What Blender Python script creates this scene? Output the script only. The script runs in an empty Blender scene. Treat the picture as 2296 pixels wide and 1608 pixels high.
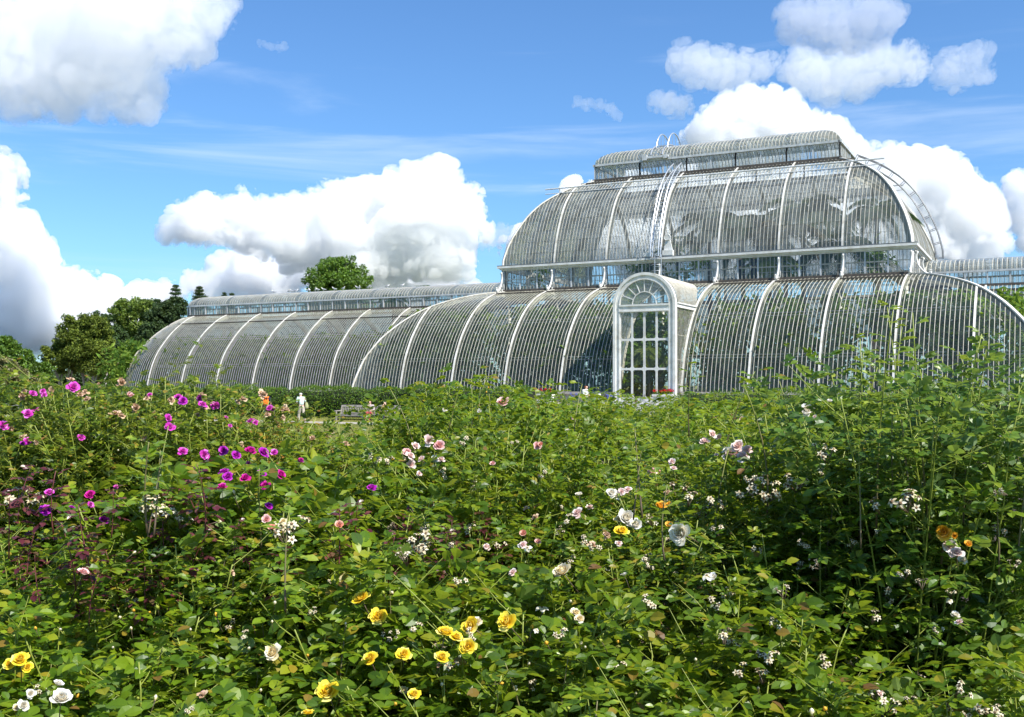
import bpy, math, random
import numpy as np
from mathutils import Vector, Matrix, noise as mnoise

rng = np.random.default_rng(11)
random.seed(11)
SC = bpy.context.scene
COL = SC.collection
PI = math.pi
R = math.radians

# ------------------------------------------------------------------ camera model (photo is 2296 px wide in these numbers)
F_PX, YAW, CAMX, CAMY, CAMZ, HOR = 2353.0, 0.4707, 20.45, -57.8, 2.2, 862.0
CS, SN = math.cos(YAW), math.sin(YAW)
CAM = np.array([CAMX, CAMY, CAMZ])

def at(px, py, d):
    """world point seen at pixel (px, py) at depth d metres"""
    r = (px - 1148.0) / F_PX * d
    return np.array([CAMX + r * CS - d * SN, CAMY + r * SN + d * CS, CAMZ + (HOR - py) / F_PX * d])

def ray(px, py):
    v = at(px, py, 1.0) - CAM
    return v / np.linalg.norm(v)

def on_y(Y, px, py):
    """world point seen at a pixel on the vertical plane y = Y"""
    v = at(px, py, 1.0) - CAM
    k = (Y - CAMY) / v[1]
    return CAM + v * k

# ------------------------------------------------------------------ mesh helpers
class MB:
    """collects polygons and links them as one mesh object"""
    def __init__(s):
        s.V = []; s.n = 0; s.P = []          # P: (faces array (m,k), material index)
    def add(s, V, F, m=0):
        V = np.asarray(V, float).reshape(-1, 3)
        if len(V) == 0: return
        s.V.append(V)
        if isinstance(F, (list, tuple)):
            by = {}
            for f in F: by.setdefault(len(f), []).append(f)
            for k, fs in by.items(): s.P.append((np.asarray(fs, np.int64) + s.n, m))
        else:
            s.P.append((np.asarray(F, np.int64) + s.n, m))
        s.n += len(V)
    def box(s, lo, hi, m=0, M=None):
        x0, y0, z0 = lo; x1, y1, z1 = hi
        V = np.array([(x0,y0,z0),(x1,y0,z0),(x1,y1,z0),(x0,y1,z0),(x0,y0,z1),(x1,y0,z1),(x1,y1,z1),(x0,y1,z1)], float)
        if M is not None: V = V @ M[:3,:3].T + M[:3,3]
        s.add(V, np.array([(0,3,2,1),(4,5,6,7),(0,1,5,4),(1,2,6,5),(2,3,7,6),(3,0,4,7)]), m)
    def bar(s, a, b, w, h=None, m=0, up=(0,0,1)):
        """rectangular bar from a to b"""
        a = np.asarray(a, float); b = np.asarray(b, float); h = w if h is None else h
        t = b - a; L = np.linalg.norm(t); t = t / max(L, 1e-9)
        u = np.asarray(up, float)
        if abs(t @ u) > .95: u = np.array([1., 0, 0]) if abs(t[0]) < .9 else np.array([0, 1., 0])
        sd = np.cross(t, u); sd /= np.linalg.norm(sd); nn = np.cross(sd, t)
        V = []
        for p in (a, b):
            for i, j in ((-1,-1),(1,-1),(1,1),(-1,1)): V.append(p + sd * w/2 * i + nn * h/2 * j)
        s.add(V, np.array([(0,3,2,1),(4,5,6,7),(0,1,5,4),(1,2,6,5),(2,3,7,6),(3,0,4,7)]), m)
    def tube(s, pts, rad, k=6, m=0, cap=True):
        pts = np.asarray(pts, float); n = len(pts)
        rad = np.broadcast_to(np.asarray(rad, float), (n,))
        t = np.gradient(pts, axis=0); t /= np.maximum(np.linalg.norm(t, axis=1, keepdims=True), 1e-9)
        ref = np.array([0, 0, 1.]) if abs(t[0][2]) < .9 else np.array([1., 0, 0])
        u = np.cross(t, ref); u /= np.maximum(np.linalg.norm(u, axis=1, keepdims=True), 1e-9)
        v = np.cross(t, u)
        a = np.arange(k) * 2 * PI / k
        V = pts[:,None,:] + rad[:,None,None] * (np.cos(a)[None,:,None] * u[:,None,:] + np.sin(a)[None,:,None] * v[:,None,:])
        V = V.reshape(-1, 3)
        i = np.arange(n-1)[:,None]*k; j = np.arange(k)[None,:]; j2 = (j+1) % k
        F = np.stack([i+j, i+j2, i+k+j2, i+k+j], -1).reshape(-1, 4)
        s.add(V, F, m)
        if cap:
            s.P.append((np.array([list(range(k))[::-1]]) + s.n - len(V), m))
            s.P.append((np.array([list(range((n-1)*k, n*k))]) + s.n - len(V), m))
    def ring(s, rings, m=0, close=True, cap=True):
        """loft through rings of equal point count"""
        rings = np.asarray(rings, float); n, k = rings.shape[:2]
        i = np.arange(n-1)[:,None]*k; j = np.arange(k if close else k-1)[None,:]; j2 = (j+1) % k
        F = np.stack([i+j, i+j2, i+k+j2, i+k+j], -1).reshape(-1, 4)
        b = s.n
        s.add(rings.reshape(-1,3), F, m)
        if cap and close:
            s.P.append((np.array([list(range(k))[::-1]]) + b, m)); s.P.append((np.array([list(range((n-1)*k, n*k))]) + b, m))
    def mesh(s, name, mats, smooth=False):
        me = bpy.data.meshes.new(name)
        V = np.concatenate(s.V) if s.V else np.zeros((0,3))
        me.vertices.add(len(V)); me.vertices.foreach_set('co', V.astype(np.float32).ravel())
        loops = np.concatenate([p.ravel() for p, _ in s.P]); tot = np.concatenate([np.full(len(p), p.shape[1]) for p, _ in s.P])
        mi = np.concatenate([np.full(len(p), m) for p, m in s.P])
        me.loops.add(len(loops)); me.loops.foreach_set('vertex_index', loops.astype(np.int32))
        me.polygons.add(len(tot)); st = np.concatenate([[0], np.cumsum(tot)[:-1]])
        me.polygons.foreach_set('loop_start', st.astype(np.int32))
        try: me.polygons.foreach_set('loop_total', tot.astype(np.int32))
        except Exception: pass
        me.polygons.foreach_set('material_index', mi.astype(np.int32))
        me.polygons.foreach_set('use_smooth', np.full(len(tot), bool(smooth)))
        for mt in mats if isinstance(mats, (list, tuple)) else [mats]: me.materials.append(mt)
        me.update(calc_edges=True)
        return me
    def build(s, name, mats, parent=None, smooth=False):
        return link(name, s.mesh(name, mats, smooth), parent)

def link(name, data, parent=None):
    o = bpy.data.objects.new(name, data); COL.objects.link(o)
    if parent is not None: o.parent = parent
    return o

def tag(o, label=None, cat=None, group=None, kind=None):
    if label: o['label'] = label
    if cat: o['category'] = cat
    if group: o['group'] = group
    if kind: o['kind'] = kind
    return o

def thing(name, label, cat, loc=(0,0,0), rz=0.0, group=None):
    o = bpy.data.objects.new(name, None); COL.objects.link(o)
    o.location = loc; o.rotation_euler = (0, 0, rz); o.empty_display_size = .2
    return tag(o, label, cat, group)

def copy_part(o, parent, loc=None, rz=None, scale=None):
    c = o.copy(); COL.objects.link(c); c.parent = parent
    if loc is not None: c.location = loc
    if rz is not None: c.rotation_euler = (0, 0, rz)
    if scale is not None: c.scale = scale
    return c

# ------------------------------------------------------------------ materials
def mat(name):
    m = bpy.data.materials.new(name); m.use_nodes = True
    nt = m.node_tree; nt.nodes.clear()
    out = nt.nodes.new('ShaderNodeOutputMaterial')
    return m, nt, out

def N(nt, t, **kw):
    n = nt.nodes.new(t)
    for k, v in kw.items():
        if k.startswith('i_'):
            key = k[2:]
            key = int(key) if key.isdigit() else key.replace('_', ' ')
            n.inputs[key].default_value = v
        else: setattr(n, k, v)
    return n

def ramp(nt, stops, fac=None, interp='LINEAR'):
    r = nt.nodes.new('ShaderNodeValToRGB'); r.color_ramp.interpolation = interp
    e = r.color_ramp.elements
    while len(e) < len(stops): e.new(0.5)
    for el, (p, c) in zip(e, stops):
        el.position = p; el.color = (*c, 1) if len(c) == 3 else c
    if fac is not None: nt.links.new(fac, r.inputs[0])
    return r

def paint(name, stops, scale=3.0, rough=.55, bump=0.0, coord='Object', detail=6.0, spec=.4, stretch=None, metal=0.0):
    """painted / weathered surface: a noise picks between colours"""
    m, nt, out = mat(name)
    tc = N(nt, 'ShaderNodeTexCoord')
    src = tc.outputs[coord]
    if stretch:
        mp = N(nt, 'ShaderNodeMapping'); mp.inputs['Scale'].default_value = stretch
        nt.links.new(src, mp.inputs[0]); src = mp.outputs[0]
    no = N(nt, 'ShaderNodeTexNoise'); no.inputs['Scale'].default_value = scale; no.inputs['Detail'].default_value = detail
    no.inputs['Roughness'].default_value = .62
    nt.links.new(src, no.inputs['Vector'])
    r = ramp(nt, stops, no.outputs[0])
    b = N(nt, 'ShaderNodeBsdfPrincipled'); b.inputs['Roughness'].default_value = rough
    b.inputs['Specular IOR Level'].default_value = spec; b.inputs['Metallic'].default_value = metal
    nt.links.new(r.outputs[0], b.inputs['Base Color'])
    if bump:
        bp = N(nt, 'ShaderNodeBump'); bp.inputs['Strength'].default_value = bump; bp.inputs['Distance'].default_value = .02
        nt.links.new(no.outputs[0], bp.inputs['Height']); nt.links.new(bp.outputs[0], b.inputs['Normal'])
    nt.links.new(b.outputs[0], out.inputs[0])
    return m

def leafmat(name, stops, back=None, rough=.42, trans=.34, tcol=(.22,.34,.03), spec=.45, patch=0.0):
    """leaf: colour differs leaf by leaf, light passes through the blade"""
    m, nt, out = mat(name)
    g = N(nt, 'ShaderNodeNewGeometry')
    r = ramp(nt, stops, g.outputs['Random Per Island'])
    colr = r.outputs[0]
    oi = N(nt, 'ShaderNodeObjectInfo')
    hs = N(nt, 'ShaderNodeHueSaturation')
    mv = N(nt, 'ShaderNodeMapRange'); mv.inputs[3].default_value = .82; mv.inputs[4].default_value = 1.18
    nt.links.new(oi.outputs['Random'], mv.inputs[0]); nt.links.new(mv.outputs[0], hs.inputs['Value'])
    nt.links.new(colr, hs.inputs['Color']); colr = hs.outputs[0]
    if patch:
        tc = N(nt, 'ShaderNodeTexCoord'); no = N(nt, 'ShaderNodeTexNoise'); no.inputs['Scale'].default_value = patch
        nt.links.new(tc.outputs['Object'], no.inputs['Vector'])
        mm = N(nt, 'ShaderNodeMapRange'); mm.inputs[1].default_value = .3; mm.inputs[2].default_value = .7; mm.inputs[3].default_value = .7; mm.inputs[4].default_value = 1.35
        nt.links.new(no.outputs[0], mm.inputs[0])
        h2 = N(nt, 'ShaderNodeHueSaturation'); nt.links.new(mm.outputs[0], h2.inputs['Value']); nt.links.new(colr, h2.inputs['Color']); colr = h2.outputs[0]
    if back is not None:
        mx = N(nt, 'ShaderNodeMix', data_type='RGBA')
        nt.links.new(g.outputs['Backfacing'], mx.inputs[0]); nt.links.new(colr, mx.inputs[6]); mx.inputs[7].default_value = (*back, 1)
        colr = mx.outputs[2]
    b = N(nt, 'ShaderNodeBsdfPrincipled'); b.inputs['Roughness'].default_value = rough; b.inputs['Specular IOR Level'].default_value = spec
    nt.links.new(colr, b.inputs['Base Color'])
    t = N(nt, 'ShaderNodeBsdfTranslucent')
    tm = N(nt, 'ShaderNodeMix', data_type='RGBA'); tm.inputs[0].default_value = .6
    nt.links.new(colr, tm.inputs[6]); tm.inputs[7].default_value = (*tcol, 1)
    nt.links.new(tm.outputs[2], t.inputs[0])
    ms = N(nt, 'ShaderNodeMixShader'); ms.inputs[0].default_value = trans
    nt.links.new(b.outputs[0], ms.inputs[1]); nt.links.new(t.outputs[0], ms.inputs[2]); nt.links.new(ms.outputs[0], out.inputs[0])
    return m

def petalmat(name, stops, core=None, trans=.3):
    """petals: colour differs petal by petal, the heart of the flower deeper"""
    m, nt, out = mat(name)
    g = N(nt, 'ShaderNodeNewGeometry'); r = ramp(nt, stops, g.outputs['Random Per Island']); colr = r.outputs[0]
    if core is not None:
        tc = N(nt, 'ShaderNodeTexCoord'); ln = N(nt, 'ShaderNodeVectorMath', operation='LENGTH')
        nt.links.new(tc.outputs['Object'], ln.inputs[0])
        mr = N(nt, 'ShaderNodeMapRange'); mr.inputs[1].default_value = .1; mr.inputs[2].default_value = .42; mr.inputs[3].default_value = 1.; mr.inputs[4].default_value = 0.
        nt.links.new(ln.outputs['Value'], mr.inputs[0])
        mx = N(nt, 'ShaderNodeMix', data_type='RGBA'); nt.links.new(mr.outputs[0], mx.inputs[0]); nt.links.new(colr, mx.inputs[6]); mx.inputs[7].default_value = (*core, 1)
        colr = mx.outputs[2]
    b = N(nt, 'ShaderNodeBsdfPrincipled'); b.inputs['Roughness'].default_value = .6; b.inputs['Specular IOR Level'].default_value = .25
    nt.links.new(colr, b.inputs['Base Color'])
    t = N(nt, 'ShaderNodeBsdfTranslucent'); nt.links.new(colr, t.inputs[0])
    ms = N(nt, 'ShaderNodeMixShader'); ms.inputs[0].default_value = trans
    nt.links.new(b.outputs[0], ms.inputs[1]); nt.links.new(t.outputs[0], ms.inputs[2]); nt.links.new(ms.outputs[0], out.inputs[0])
    return m

def glassmat(name, tint, dust, dustcol, gl=1.6):
    m, nt, out = mat(name)
    fr = N(nt, 'ShaderNodeFresnel'); fr.inputs['IOR'].default_value = 1.5
    mu = N(nt, 'ShaderNodeMath', operation='MULTIPLY', use_clamp=True); mu.inputs[1].default_value = gl; nt.links.new(fr.outputs[0], mu.inputs[0])
    g = N(nt, 'ShaderNodeNewGeometry')
    tr = N(nt, 'ShaderNodeBsdfTransparent')
    tr.inputs[0].default_value = (*tint, 1)
    gs = N(nt, 'ShaderNodeBsdfGlossy'); gs.inputs['Roughness'].default_value = .04; gs.inputs[0].default_value = (1,1,1,1)
    # old panes are wavy
    tc = N(nt, 'ShaderNodeTexCoord'); no = N(nt, 'ShaderNodeTexNoise'); no.inputs['Scale'].default_value = 1.6; no.inputs['Detail'].default_value = 2
    nt.links.new(tc.outputs['Object'], no.inputs['Vector'])
    bp = N(nt, 'ShaderNodeBump'); bp.inputs['Strength'].default_value = .25; bp.inputs['Distance'].default_value = .05
    nt.links.new(no.outputs[0], bp.inputs['Height']); nt.links.new(bp.outputs[0], gs.inputs['Normal'])
    a = N(nt, 'ShaderNodeMixShader'); nt.links.new(mu.outputs[0], a.inputs[0]); nt.links.new(tr.outputs[0], a.inputs[1]); nt.links.new(gs.outputs[0], a.inputs[2])
    # dust and algae, differing pane by pane
    df = N(nt, 'ShaderNodeBsdfDiffuse'); df.inputs[0].default_value = (*dustcol, 1)
    tl = N(nt, 'ShaderNodeBsdfTranslucent'); tl.inputs[0].default_value = (*dustcol, 1)
    dm = N(nt, 'ShaderNodeMixShader'); dm.inputs[0].default_value = .5; nt.links.new(df.outputs[0], dm.inputs[1]); nt.links.new(tl.outputs[0], dm.inputs[2])
    no2 = N(nt, 'ShaderNodeTexNoise'); no2.inputs['Scale'].default_value = .7; no2.inputs['Detail'].default_value = 6
    nt.links.new(tc.outputs['Object'], no2.inputs['Vector'])
    ad = N(nt, 'ShaderNodeMath', operation='MULTIPLY'); nt.links.new(no2.outputs[0], ad.inputs[0])
    ra = N(nt, 'ShaderNodeMapRange'); ra.inputs[3].default_value = 1.1; ra.inputs[4].default_value = 2.5
    nt.links.new(g.outputs['Random Per Island'], ra.inputs[0]); nt.links.new(ra.outputs[0], ad.inputs[1])
    sc = N(nt, 'ShaderNodeMath', operation='MULTIPLY', use_clamp=True); sc.inputs[1].default_value = dust; nt.links.new(ad.outputs[0], sc.inputs[0])
    f = N(nt, 'ShaderNodeMixShader'); nt.links.new(sc.outputs[0], f.inputs[0]); nt.links.new(a.outputs[0], f.inputs[1]); nt.links.new(dm.outputs[0], f.inputs[2])
    nt.links.new(f.outputs[0], out.inputs[0])
    return m

WHITE = paint('white_paint', [(.25,(.42,.39,.34)),(.42,(.60,.59,.55)),(.6,(.70,.70,.68)),(.8,(.62,.60,.55))], scale=2.2, rough=.45, detail=9)
RIBW = paint('rib_paint', [(.28,(.40,.36,.29)),(.45,(.56,.54,.48)),(.62,(.66,.64,.60)),(.8,(.50,.46,.39))], scale=1.7, rough=.5, detail=9)
BARP = paint('bar_paint', [(.3,(.34,.31,.24)),(.5,(.48,.45,.37)),(.75,(.56,.54,.46))], scale=2.5, rough=.55, detail=6)
GREYP = paint('grey_paint', [(.3,(.36,.37,.37)),(.55,(.52,.54,.55)),(.8,(.60,.62,.63))], scale=3, rough=.5)
LAPM = paint('lap_putty', [(.3,(.10,.11,.095)),(.7,(.20,.20,.17))], scale=4, rough=.7)
RUSTM = paint('vent_iron', [(.3,(.05,.042,.035)),(.6,(.10,.085,.07)),(.8,(.16,.13,.10))], scale=4, rough=.7)
STEEL = paint('galvanised_steel', [(.3,(.42,.44,.46)),(.7,(.62,.64,.66))], scale=6, rough=.38, metal=.6)
DSTEEL = paint('dark_steel', [(.3,(.12,.125,.13)),(.7,(.24,.25,.26))], scale=6, rough=.45, metal=.4)
GLASS = glassmat('aisle_glass', (.96,.995,.965), .075, (.46,.56,.53), gl=.8)
GLASSD = glassmat('upper_glass', (.97,.985,.975), .25, (.62,.69,.67), gl=.9)
GLASSC = glassmat('door_glass', (.96,.98,.97), .02, (.5,.55,.5), gl=1.0)
STONE = paint('plinth_stone', [(.3,(.30,.27,.22)),(.5,(.42,.39,.33)),(.7,(.50,.47,.41))], scale=3, rough=.85, bump=.3, detail=10)
# ================================================================== THE PALM HOUSE
BAY = 3.81
YC = 15.24                    # building axis; parts are modelled about (0, YC)
HX, HY = 5.5*BAY, 15.24       # half length / half depth of the transept at its base
TA = 7.5                      # inset of the gallery from the base line
house = thing('palm_house', 'long Victorian curved glass house with white iron ribs and a tall domed centre', 'glasshouse', (0, YC, 0))

def spline(pts, step):
    p = np.asarray(pts, float); n = len(p)
    e = np.vstack([2*p[0]-p[1], p, 2*p[-1]-p[-2]])
    out = []
    for i in range(1, n):
        a, b, c, d = e[i-1], e[i], e[i+1], e[i+2]
        for t in np.linspace(0, 1, 24, endpoint=False):
            out.append(.5*((2*b) + (-a+c)*t + (2*a-5*b+4*c-d)*t*t + (-a+3*b-3*c+d)*t**3))
    out.append(p[-1]); out = np.array(out)
    s = np.concatenate([[0], np.cumsum(np.linalg.norm(np.diff(out, axis=0), axis=1))])
    k = max(2, int(round(s[-1]/step)))
    u = np.linspace(0, s[-1], k+1)
    return np.stack([np.interp(u, s, out[:,0]), np.interp(u, s, out[:,1])], 1)

P_A = spline([(0,1.78),(.06,2.2),(.30,3.05),(.62,3.95),(1.05,4.72),(1.45,5.35),(2.4,6.42),(3.35,7.2),(4.25,7.73),(5.42,8.2),(6.5,8.5),(7.5,8.66)], .425)
P_D = spline([(0,10.42),(.05,11.0),(.45,12.35),(1.25,13.95),(2.0,14.95),(2.6,15.5),(3.2,15.95),(3.7,16.25),(4.9,16.85)], .425)
TW = 5.62
P_W = spline([p for p in [(0,1.78),(.06,2.2),(.30,3.05),(.60,3.85),(1.0,4.62),(1.55,5.35),(2.7,6.55),(3.85,7.42),(4.8,7.98),(TW,8.32)]], .425)

def nrm(P):
    t = np.gradient(P, axis=0); t /= np.linalg.norm(t, axis=1, keepdims=True)
    return np.stack([-t[:,1], t[:,0]], 1)          # outward in (inset, z)

def cut(P, t0, t1):
    """part of a profile between two insets"""
    t0 = max(t0, P[0,0]); t1 = min(t1, P[-1,0])
    if t1 - t0 < .02: return None
    k = (P[:,0] > t0+1e-4) & (P[:,0] < t1-1e-4)
    mid = P[k]
    zf = lambda t: np.interp(t, P[:,0], P[:,1])
    if t0 <= P[0,0]+1e-6: return np.vstack([P[:1], mid, [(t1, zf(t1))]])
    return np.vstack([[(t0, zf(t0))], mid, [(t1, zf(t1))]])

def sweep(mb, P, a, w, d0, d1, fr, m=0):
    """bar of width w along a profile at position a, from depth d0 (inside) to d1 (outside)"""
    n = nrm(P)
    rings = []
    for da, dd in ((-w/2, d0), (w/2, d0), (w/2, d1), (-w/2, d1)):
        q = P + n*dd
        rings.append(fr(np.full(len(P), a+da), q[:,0], q[:,1]))
    mb.ring(np.stack(rings, 1), m)

def panel(name, P, a0, a1, fr, clip=None, nb=16, glass=GLASS, parent=house, lap=True, bw=.030, vent=None, purl=()):
    """one bay of curved glazing: panes, glazing bars and laps"""
    mb = MB(); w = (a1-a0)/nb
    L = P[:, 0]
    for i in range(nb):
        ac = a0 + (i+.5)*w
        lo, hi = clip(ac) if clip else (P[0,0], P[-1,0])
        Q = cut(P, lo, hi)
        if Q is not None:
            # panes: two profile steps each
            idx = list(range(0, len(Q), 2))
            if idx[-1] != len(Q)-1: idx.append(len(Q)-1)
            for j, k in zip(idx[:-1], idx[1:]):
                s = Q[j:k+1]
                tl = rng.normal(0, .004); t2 = rng.normal(0, .004)
                n = nrm(s) if len(s) > 1 else None
                l = fr(np.full(len(s), ac-w/2+.012), s[:,0]+n[:,0]*tl, s[:,1]+n[:,1]*tl)
                r = fr(np.full(len(s), ac+w/2-.012), s[:,0]+n[:,0]*t2, s[:,1]+n[:,1]*t2)
                V = np.concatenate([l, r]); q = len(s)
                mb.add(V, np.array([(e, q+e, q+e+1, e+1) for e in range(q-1)]), 0)
        if i > 0:
            a = a0 + i*w
            lo, hi = clip(a) if clip else (P[0,0], P[-1,0])
            Q = cut(P, lo, hi)
            if Q is not None: sweep(mb, Q, a, bw, -.026, .008, fr, 1)
    if lap:
        n = nrm(P)
        for j in range(2, len(P)-1, 2):
            seg = []
            for i in range(nb+1):
                a = a0 + i*w
                lo, hi = clip(a) if clip else (P[0,0]-1, P[-1,0]+1)
                if lo-.1 <= P[j,0] <= hi+.1: seg.append(a)
            if len(seg) > 1:
                c = P[j] + n[j]*.001
                A = fr(np.array([seg[0]]), np.array([c[0]]), np.array([c[1]]))[0]; B = fr(np.array([seg[-1]]), np.array([c[0]]), np.array([c[1]]))[0]
                mb.bar(A, B, .018, .008, 2)
    if vent is not None:
        lo, hi = clip((a0+a1)/2) if clip else (-1, 99)
        if lo < vent < hi:
            z = np.interp(vent, P[:,0], P[:,1])
            A = fr(np.array([a0+.1]), np.array([vent]), np.array([z+.05]))[0]; B = fr(np.array([a1-.1]), np.array([vent]), np.array([z+.05]))[0]
            mb.bar(A, B, .10, .075, 3)
    for t, dz in purl:
        lo, hi = clip((a0+a1)/2) if clip else (-1, 99)
        if lo < t < hi:
            z = np.interp(t, P[:,0], P[:,1])
            for q in (0, .16):
                A = fr(np.array([a0]), np.array([t+.38]), np.array([z-.05-q]))[0]; B = fr(np.array([a1]), np.array([t+.38]), np.array([z-.05-q]))[0]
                mb.tube([A, B], .028, 5, 1)
    if not mb.P: return None
    return mb.build(name, [glass, BARP, LAPM, RUSTM], parent)

def rib(P, a, fr, name='rib', w=.115, deep=.30, parent=house):
    mb = MB()
    sweep(mb, P, a, w, .012, .055, fr, 0)
    sweep(mb, P, a, .03, -deep, .012, fr, 1)
    sweep(mb, P, a, .13, -deep-.02, -deep, fr, 1)
    return mb.build(name, [RIBW, BARP], parent)

# frames: (along, inset, z) -> building coordinates
def f_front(a, t, z): return np.stack([a, -HY+t, z], 1)
def f_right(a, t, z): return np.stack([HX-t, a, z], 1)              # end of the transept, a = y
def f_wing(a, t, z): return np.stack([a, -7.62+t, z], 1)
def f_dome(a, t, z): return np.stack([a, -HY+TA+t, z], 1)
def f_domeR(a, t, z): return np.stack([HX-TA-t, a, z], 1)
def mirror(o): return copy_part(o, house, scale=(-1, 1, 1))
def turn(o, s=1): return copy_part(o, house, rz=PI, scale=(s, 1, 1))

def spread(o, both=True):
    """the same part on the other three corners (or just at the back)"""
    if o is None: return
    if both: mirror(o); turn(o); turn(o, -1)
    else: turn(o)

DX, DY = HX-TA, HY-TA         # half size of the clerestory: 13.455 x 7.74
PURL = ((.62, 0), (2.35, 0))
ZP = 6.72                     # spring line of the porch arch
RP = 1.87
z_to_t = lambda z: np.interp(z, P_A[:,1], P_A[:,0])

# ---- lower transept, long sides: five full bays each way, two clipped by the hips
def clip_porch(a):
    zz = ZP + math.sqrt(max(RP*RP - a*a, 0)) if abs(a) < RP else 1.7
    return (z_to_t(min(zz, 8.6)), 99)
mid = panel('glazing_bay', P_A, -.5*BAY, .5*BAY, f_front, clip_porch, vent=6.05)
turn(panel('glazing_bay', P_A, -.5*BAY, .5*BAY, f_front, vent=6.05, purl=PURL))
bpy.data.objects.remove([o for o in bpy.data.objects if o.name == 'glazing_bay.001'][0])
for k in (1, 2, 3):
    spread(panel('glazing_bay', P_A, (k-.5)*BAY, (k+.5)*BAY, f_front, vent=6.05, purl=PURL))
for k in (4, 5):
    spread(panel('glazing_bay', P_A, (k-.5)*BAY, (k+.5)*BAY, f_front, lambda a: (-1, HX-a), vent=6.05, purl=PURL))
# ends of the transept between hip and valley
for k in range(4):
    a0 = -HY + k*BAY
    spread(panel('glazing_bay', P_A, a0, a0+BAY, f_right, lambda a: (max(0, a+7.62), min(TA, a+HY)), vent=6.05))
# ribs
for k in (.5, 1.5, 2.5, 3.5): spread(rib(P_A, k*BAY, f_front))
spread(rib(cut(P_A, -1, HX-4.5*BAY), 4.5*BAY, f_front))
hip = MB()
def f_hip(a, t, z): return np.stack([HX-t+a*.707, -HY+t+a*.707, z], 1)
sweep(hip, P_A, 0, .19, .0, .07, f_hip, 0); sweep(hip, P_A, 0, .05, -.3, .0, f_hip, 1)
spread(hip.build('hip_rib', [RIBW, BARP], house))

# ---- wings
def clip_w(a): return (HX-a if a < HX else -1, 99)
for k in range(9):
    a0 = (3.5+k)*BAY
    spread(panel('glazing_bay', P_W, a0, a0+BAY, f_wing, clip_w if k < 2 else None, vent=3.95 if k >= 1 else None, purl=PURL if k >= 2 else ()))
    a = a0 + BAY
    Q = P_W if a >= HX else cut(P_W, HX-a, 99)
    if Q is not None: spread(rib(Q, a, f_wing))
XE = 12.5*BAY                 # centre of the round end
RA = 7.62
def polar(a, t, z): return np.stack([XE + (RA-t)*np.cos(a), (RA-t)*np.sin(a), z], 1)
def f_apse(k0):
    return lambda a, t, z: polar(a/RA, t, z)
for q in range(4):            # each quarter of the half circle
    a0 = (-PI/2 + q*PI/4)*RA; a1 = a0 + PI/4*RA
    o = panel('apse_bay', P_W, a0, a1, f_apse(0), nb=18, vent=3.95, bw=.04)
    turn(o)
for q in (1, 2, 3):
    o = rib(P_W, (-PI/2 + q*PI/4)*RA, f_apse(0), w=.1)
    turn(o)

# ---- lanterns along the wing ridges
RL = RA - TW                  # half width 2.0
ZL0, ZL1, ZL2 = 8.32, 9.24, 10.16
def lantern_wall(mb, A, B, z0, z1, step, mull):
    A = np.array(A, float); B = np.array(B, float); L = np.linalg.norm(B-A); t = (B-A)/L
    n = max(1, int(round(L/step)))
    nn = np.cross(t, (0,0,1))
    for i in range(n):
        p = A + t*L*i/n; q = A + t*L*(i+1)/n
        dz = rng.normal(0, .006)
        mb.add([(*p[:2], z0), (*q[:2], z0), (*(q[:2]+nn[:2]*dz), z1), (*p[:2], z1)], np.array([(0,1,2,3)]), 0)
        if i: mb.bar((*p[:2], z0), (*p[:2], z1), .03, .03, 1)
    m = max(1, int(round(L/mull)))
    for i in range(m+1):
        p = A + t*L*i/m
        big = i % 2 == 0
        mb.bar((*p[:2], z0), (*p[:2], z1), .14 if big else .08, .08, 3)
Q_L = np.array([(RL - RL*math.cos(x), ZL1+.02 + (ZL2-ZL1-.02)*math.sin(x)) for x in np.linspace(0, PI/2, 9)])
def lanterns():
    X0, X1 = DX-.02, XE
    n = 9
    for k in range(n):
        a0 = X0 + (X1-X0)*k/n; a1 = X0 + (X1-X0)*(k+1)/n
        fr = lambda a, t, z: np.stack([a, -RL+t, z], 1)
        spread(panel('lantern_bay', Q_L, a0, a1, fr, nb=14, glass=GLASSD, lap=False, bw=.04))
        mb = MB()
        lantern_wall(mb, (a0, -RL, 0), (a1, -RL, 0), ZL0+.12, ZL1-.08, .27, BAY/3)
        mb.box((a0, -RL-.10, ZL1-.08), (a1, -RL+.08, ZL1+.03), 3)
        mb.box((a0, -RL-.12, ZL0-.06), (a1, -RL+.06, ZL0+.10), 2)
        spread(mb.build('lantern_wall', [GLASSD, BARP, RUSTM, GREYP], house))
    fr = lambda a, t, z: np.stack([XE + (RL-t)*np.cos(a/RL), (RL-t)*np.sin(a/RL), z], 1)
    o = panel('lantern_bay', Q_L, -PI/2*RL, PI/2*RL, fr, nb=24, glass=GLASSD, lap=False, bw=.035)
    turn(o)
    mb = MB()
    for i in range(10):
        b0 = -PI/2 + PI*i/10; b1 = b0 + PI/10
        A = (XE+RL*math.cos(b0), RL*math.sin(b0), 0); B = (XE+RL*math.cos(b1), RL*math.sin(b1), 0)
        lantern_wall(mb, A, B, ZL0+.12, ZL1-.08, .21, 9)
        for zz, hh, m in ((ZL1-.025, .11, 3), (ZL0+.02, .16, 2)):
            mb.bar((*A[:2], zz), (*B[:2], zz), .16, hh, m)
    turn(mb.build('lantern_wall', [GLASSD, BARP, RUSTM, GREYP], house))
    mb = MB(); mb.bar((X0, 0, ZL2+.02), (XE, 0, ZL2+.02), .10, .06, 0)
    turn(mb.build('ridge_cap', [GREYP], house))
lanterns()

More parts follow.
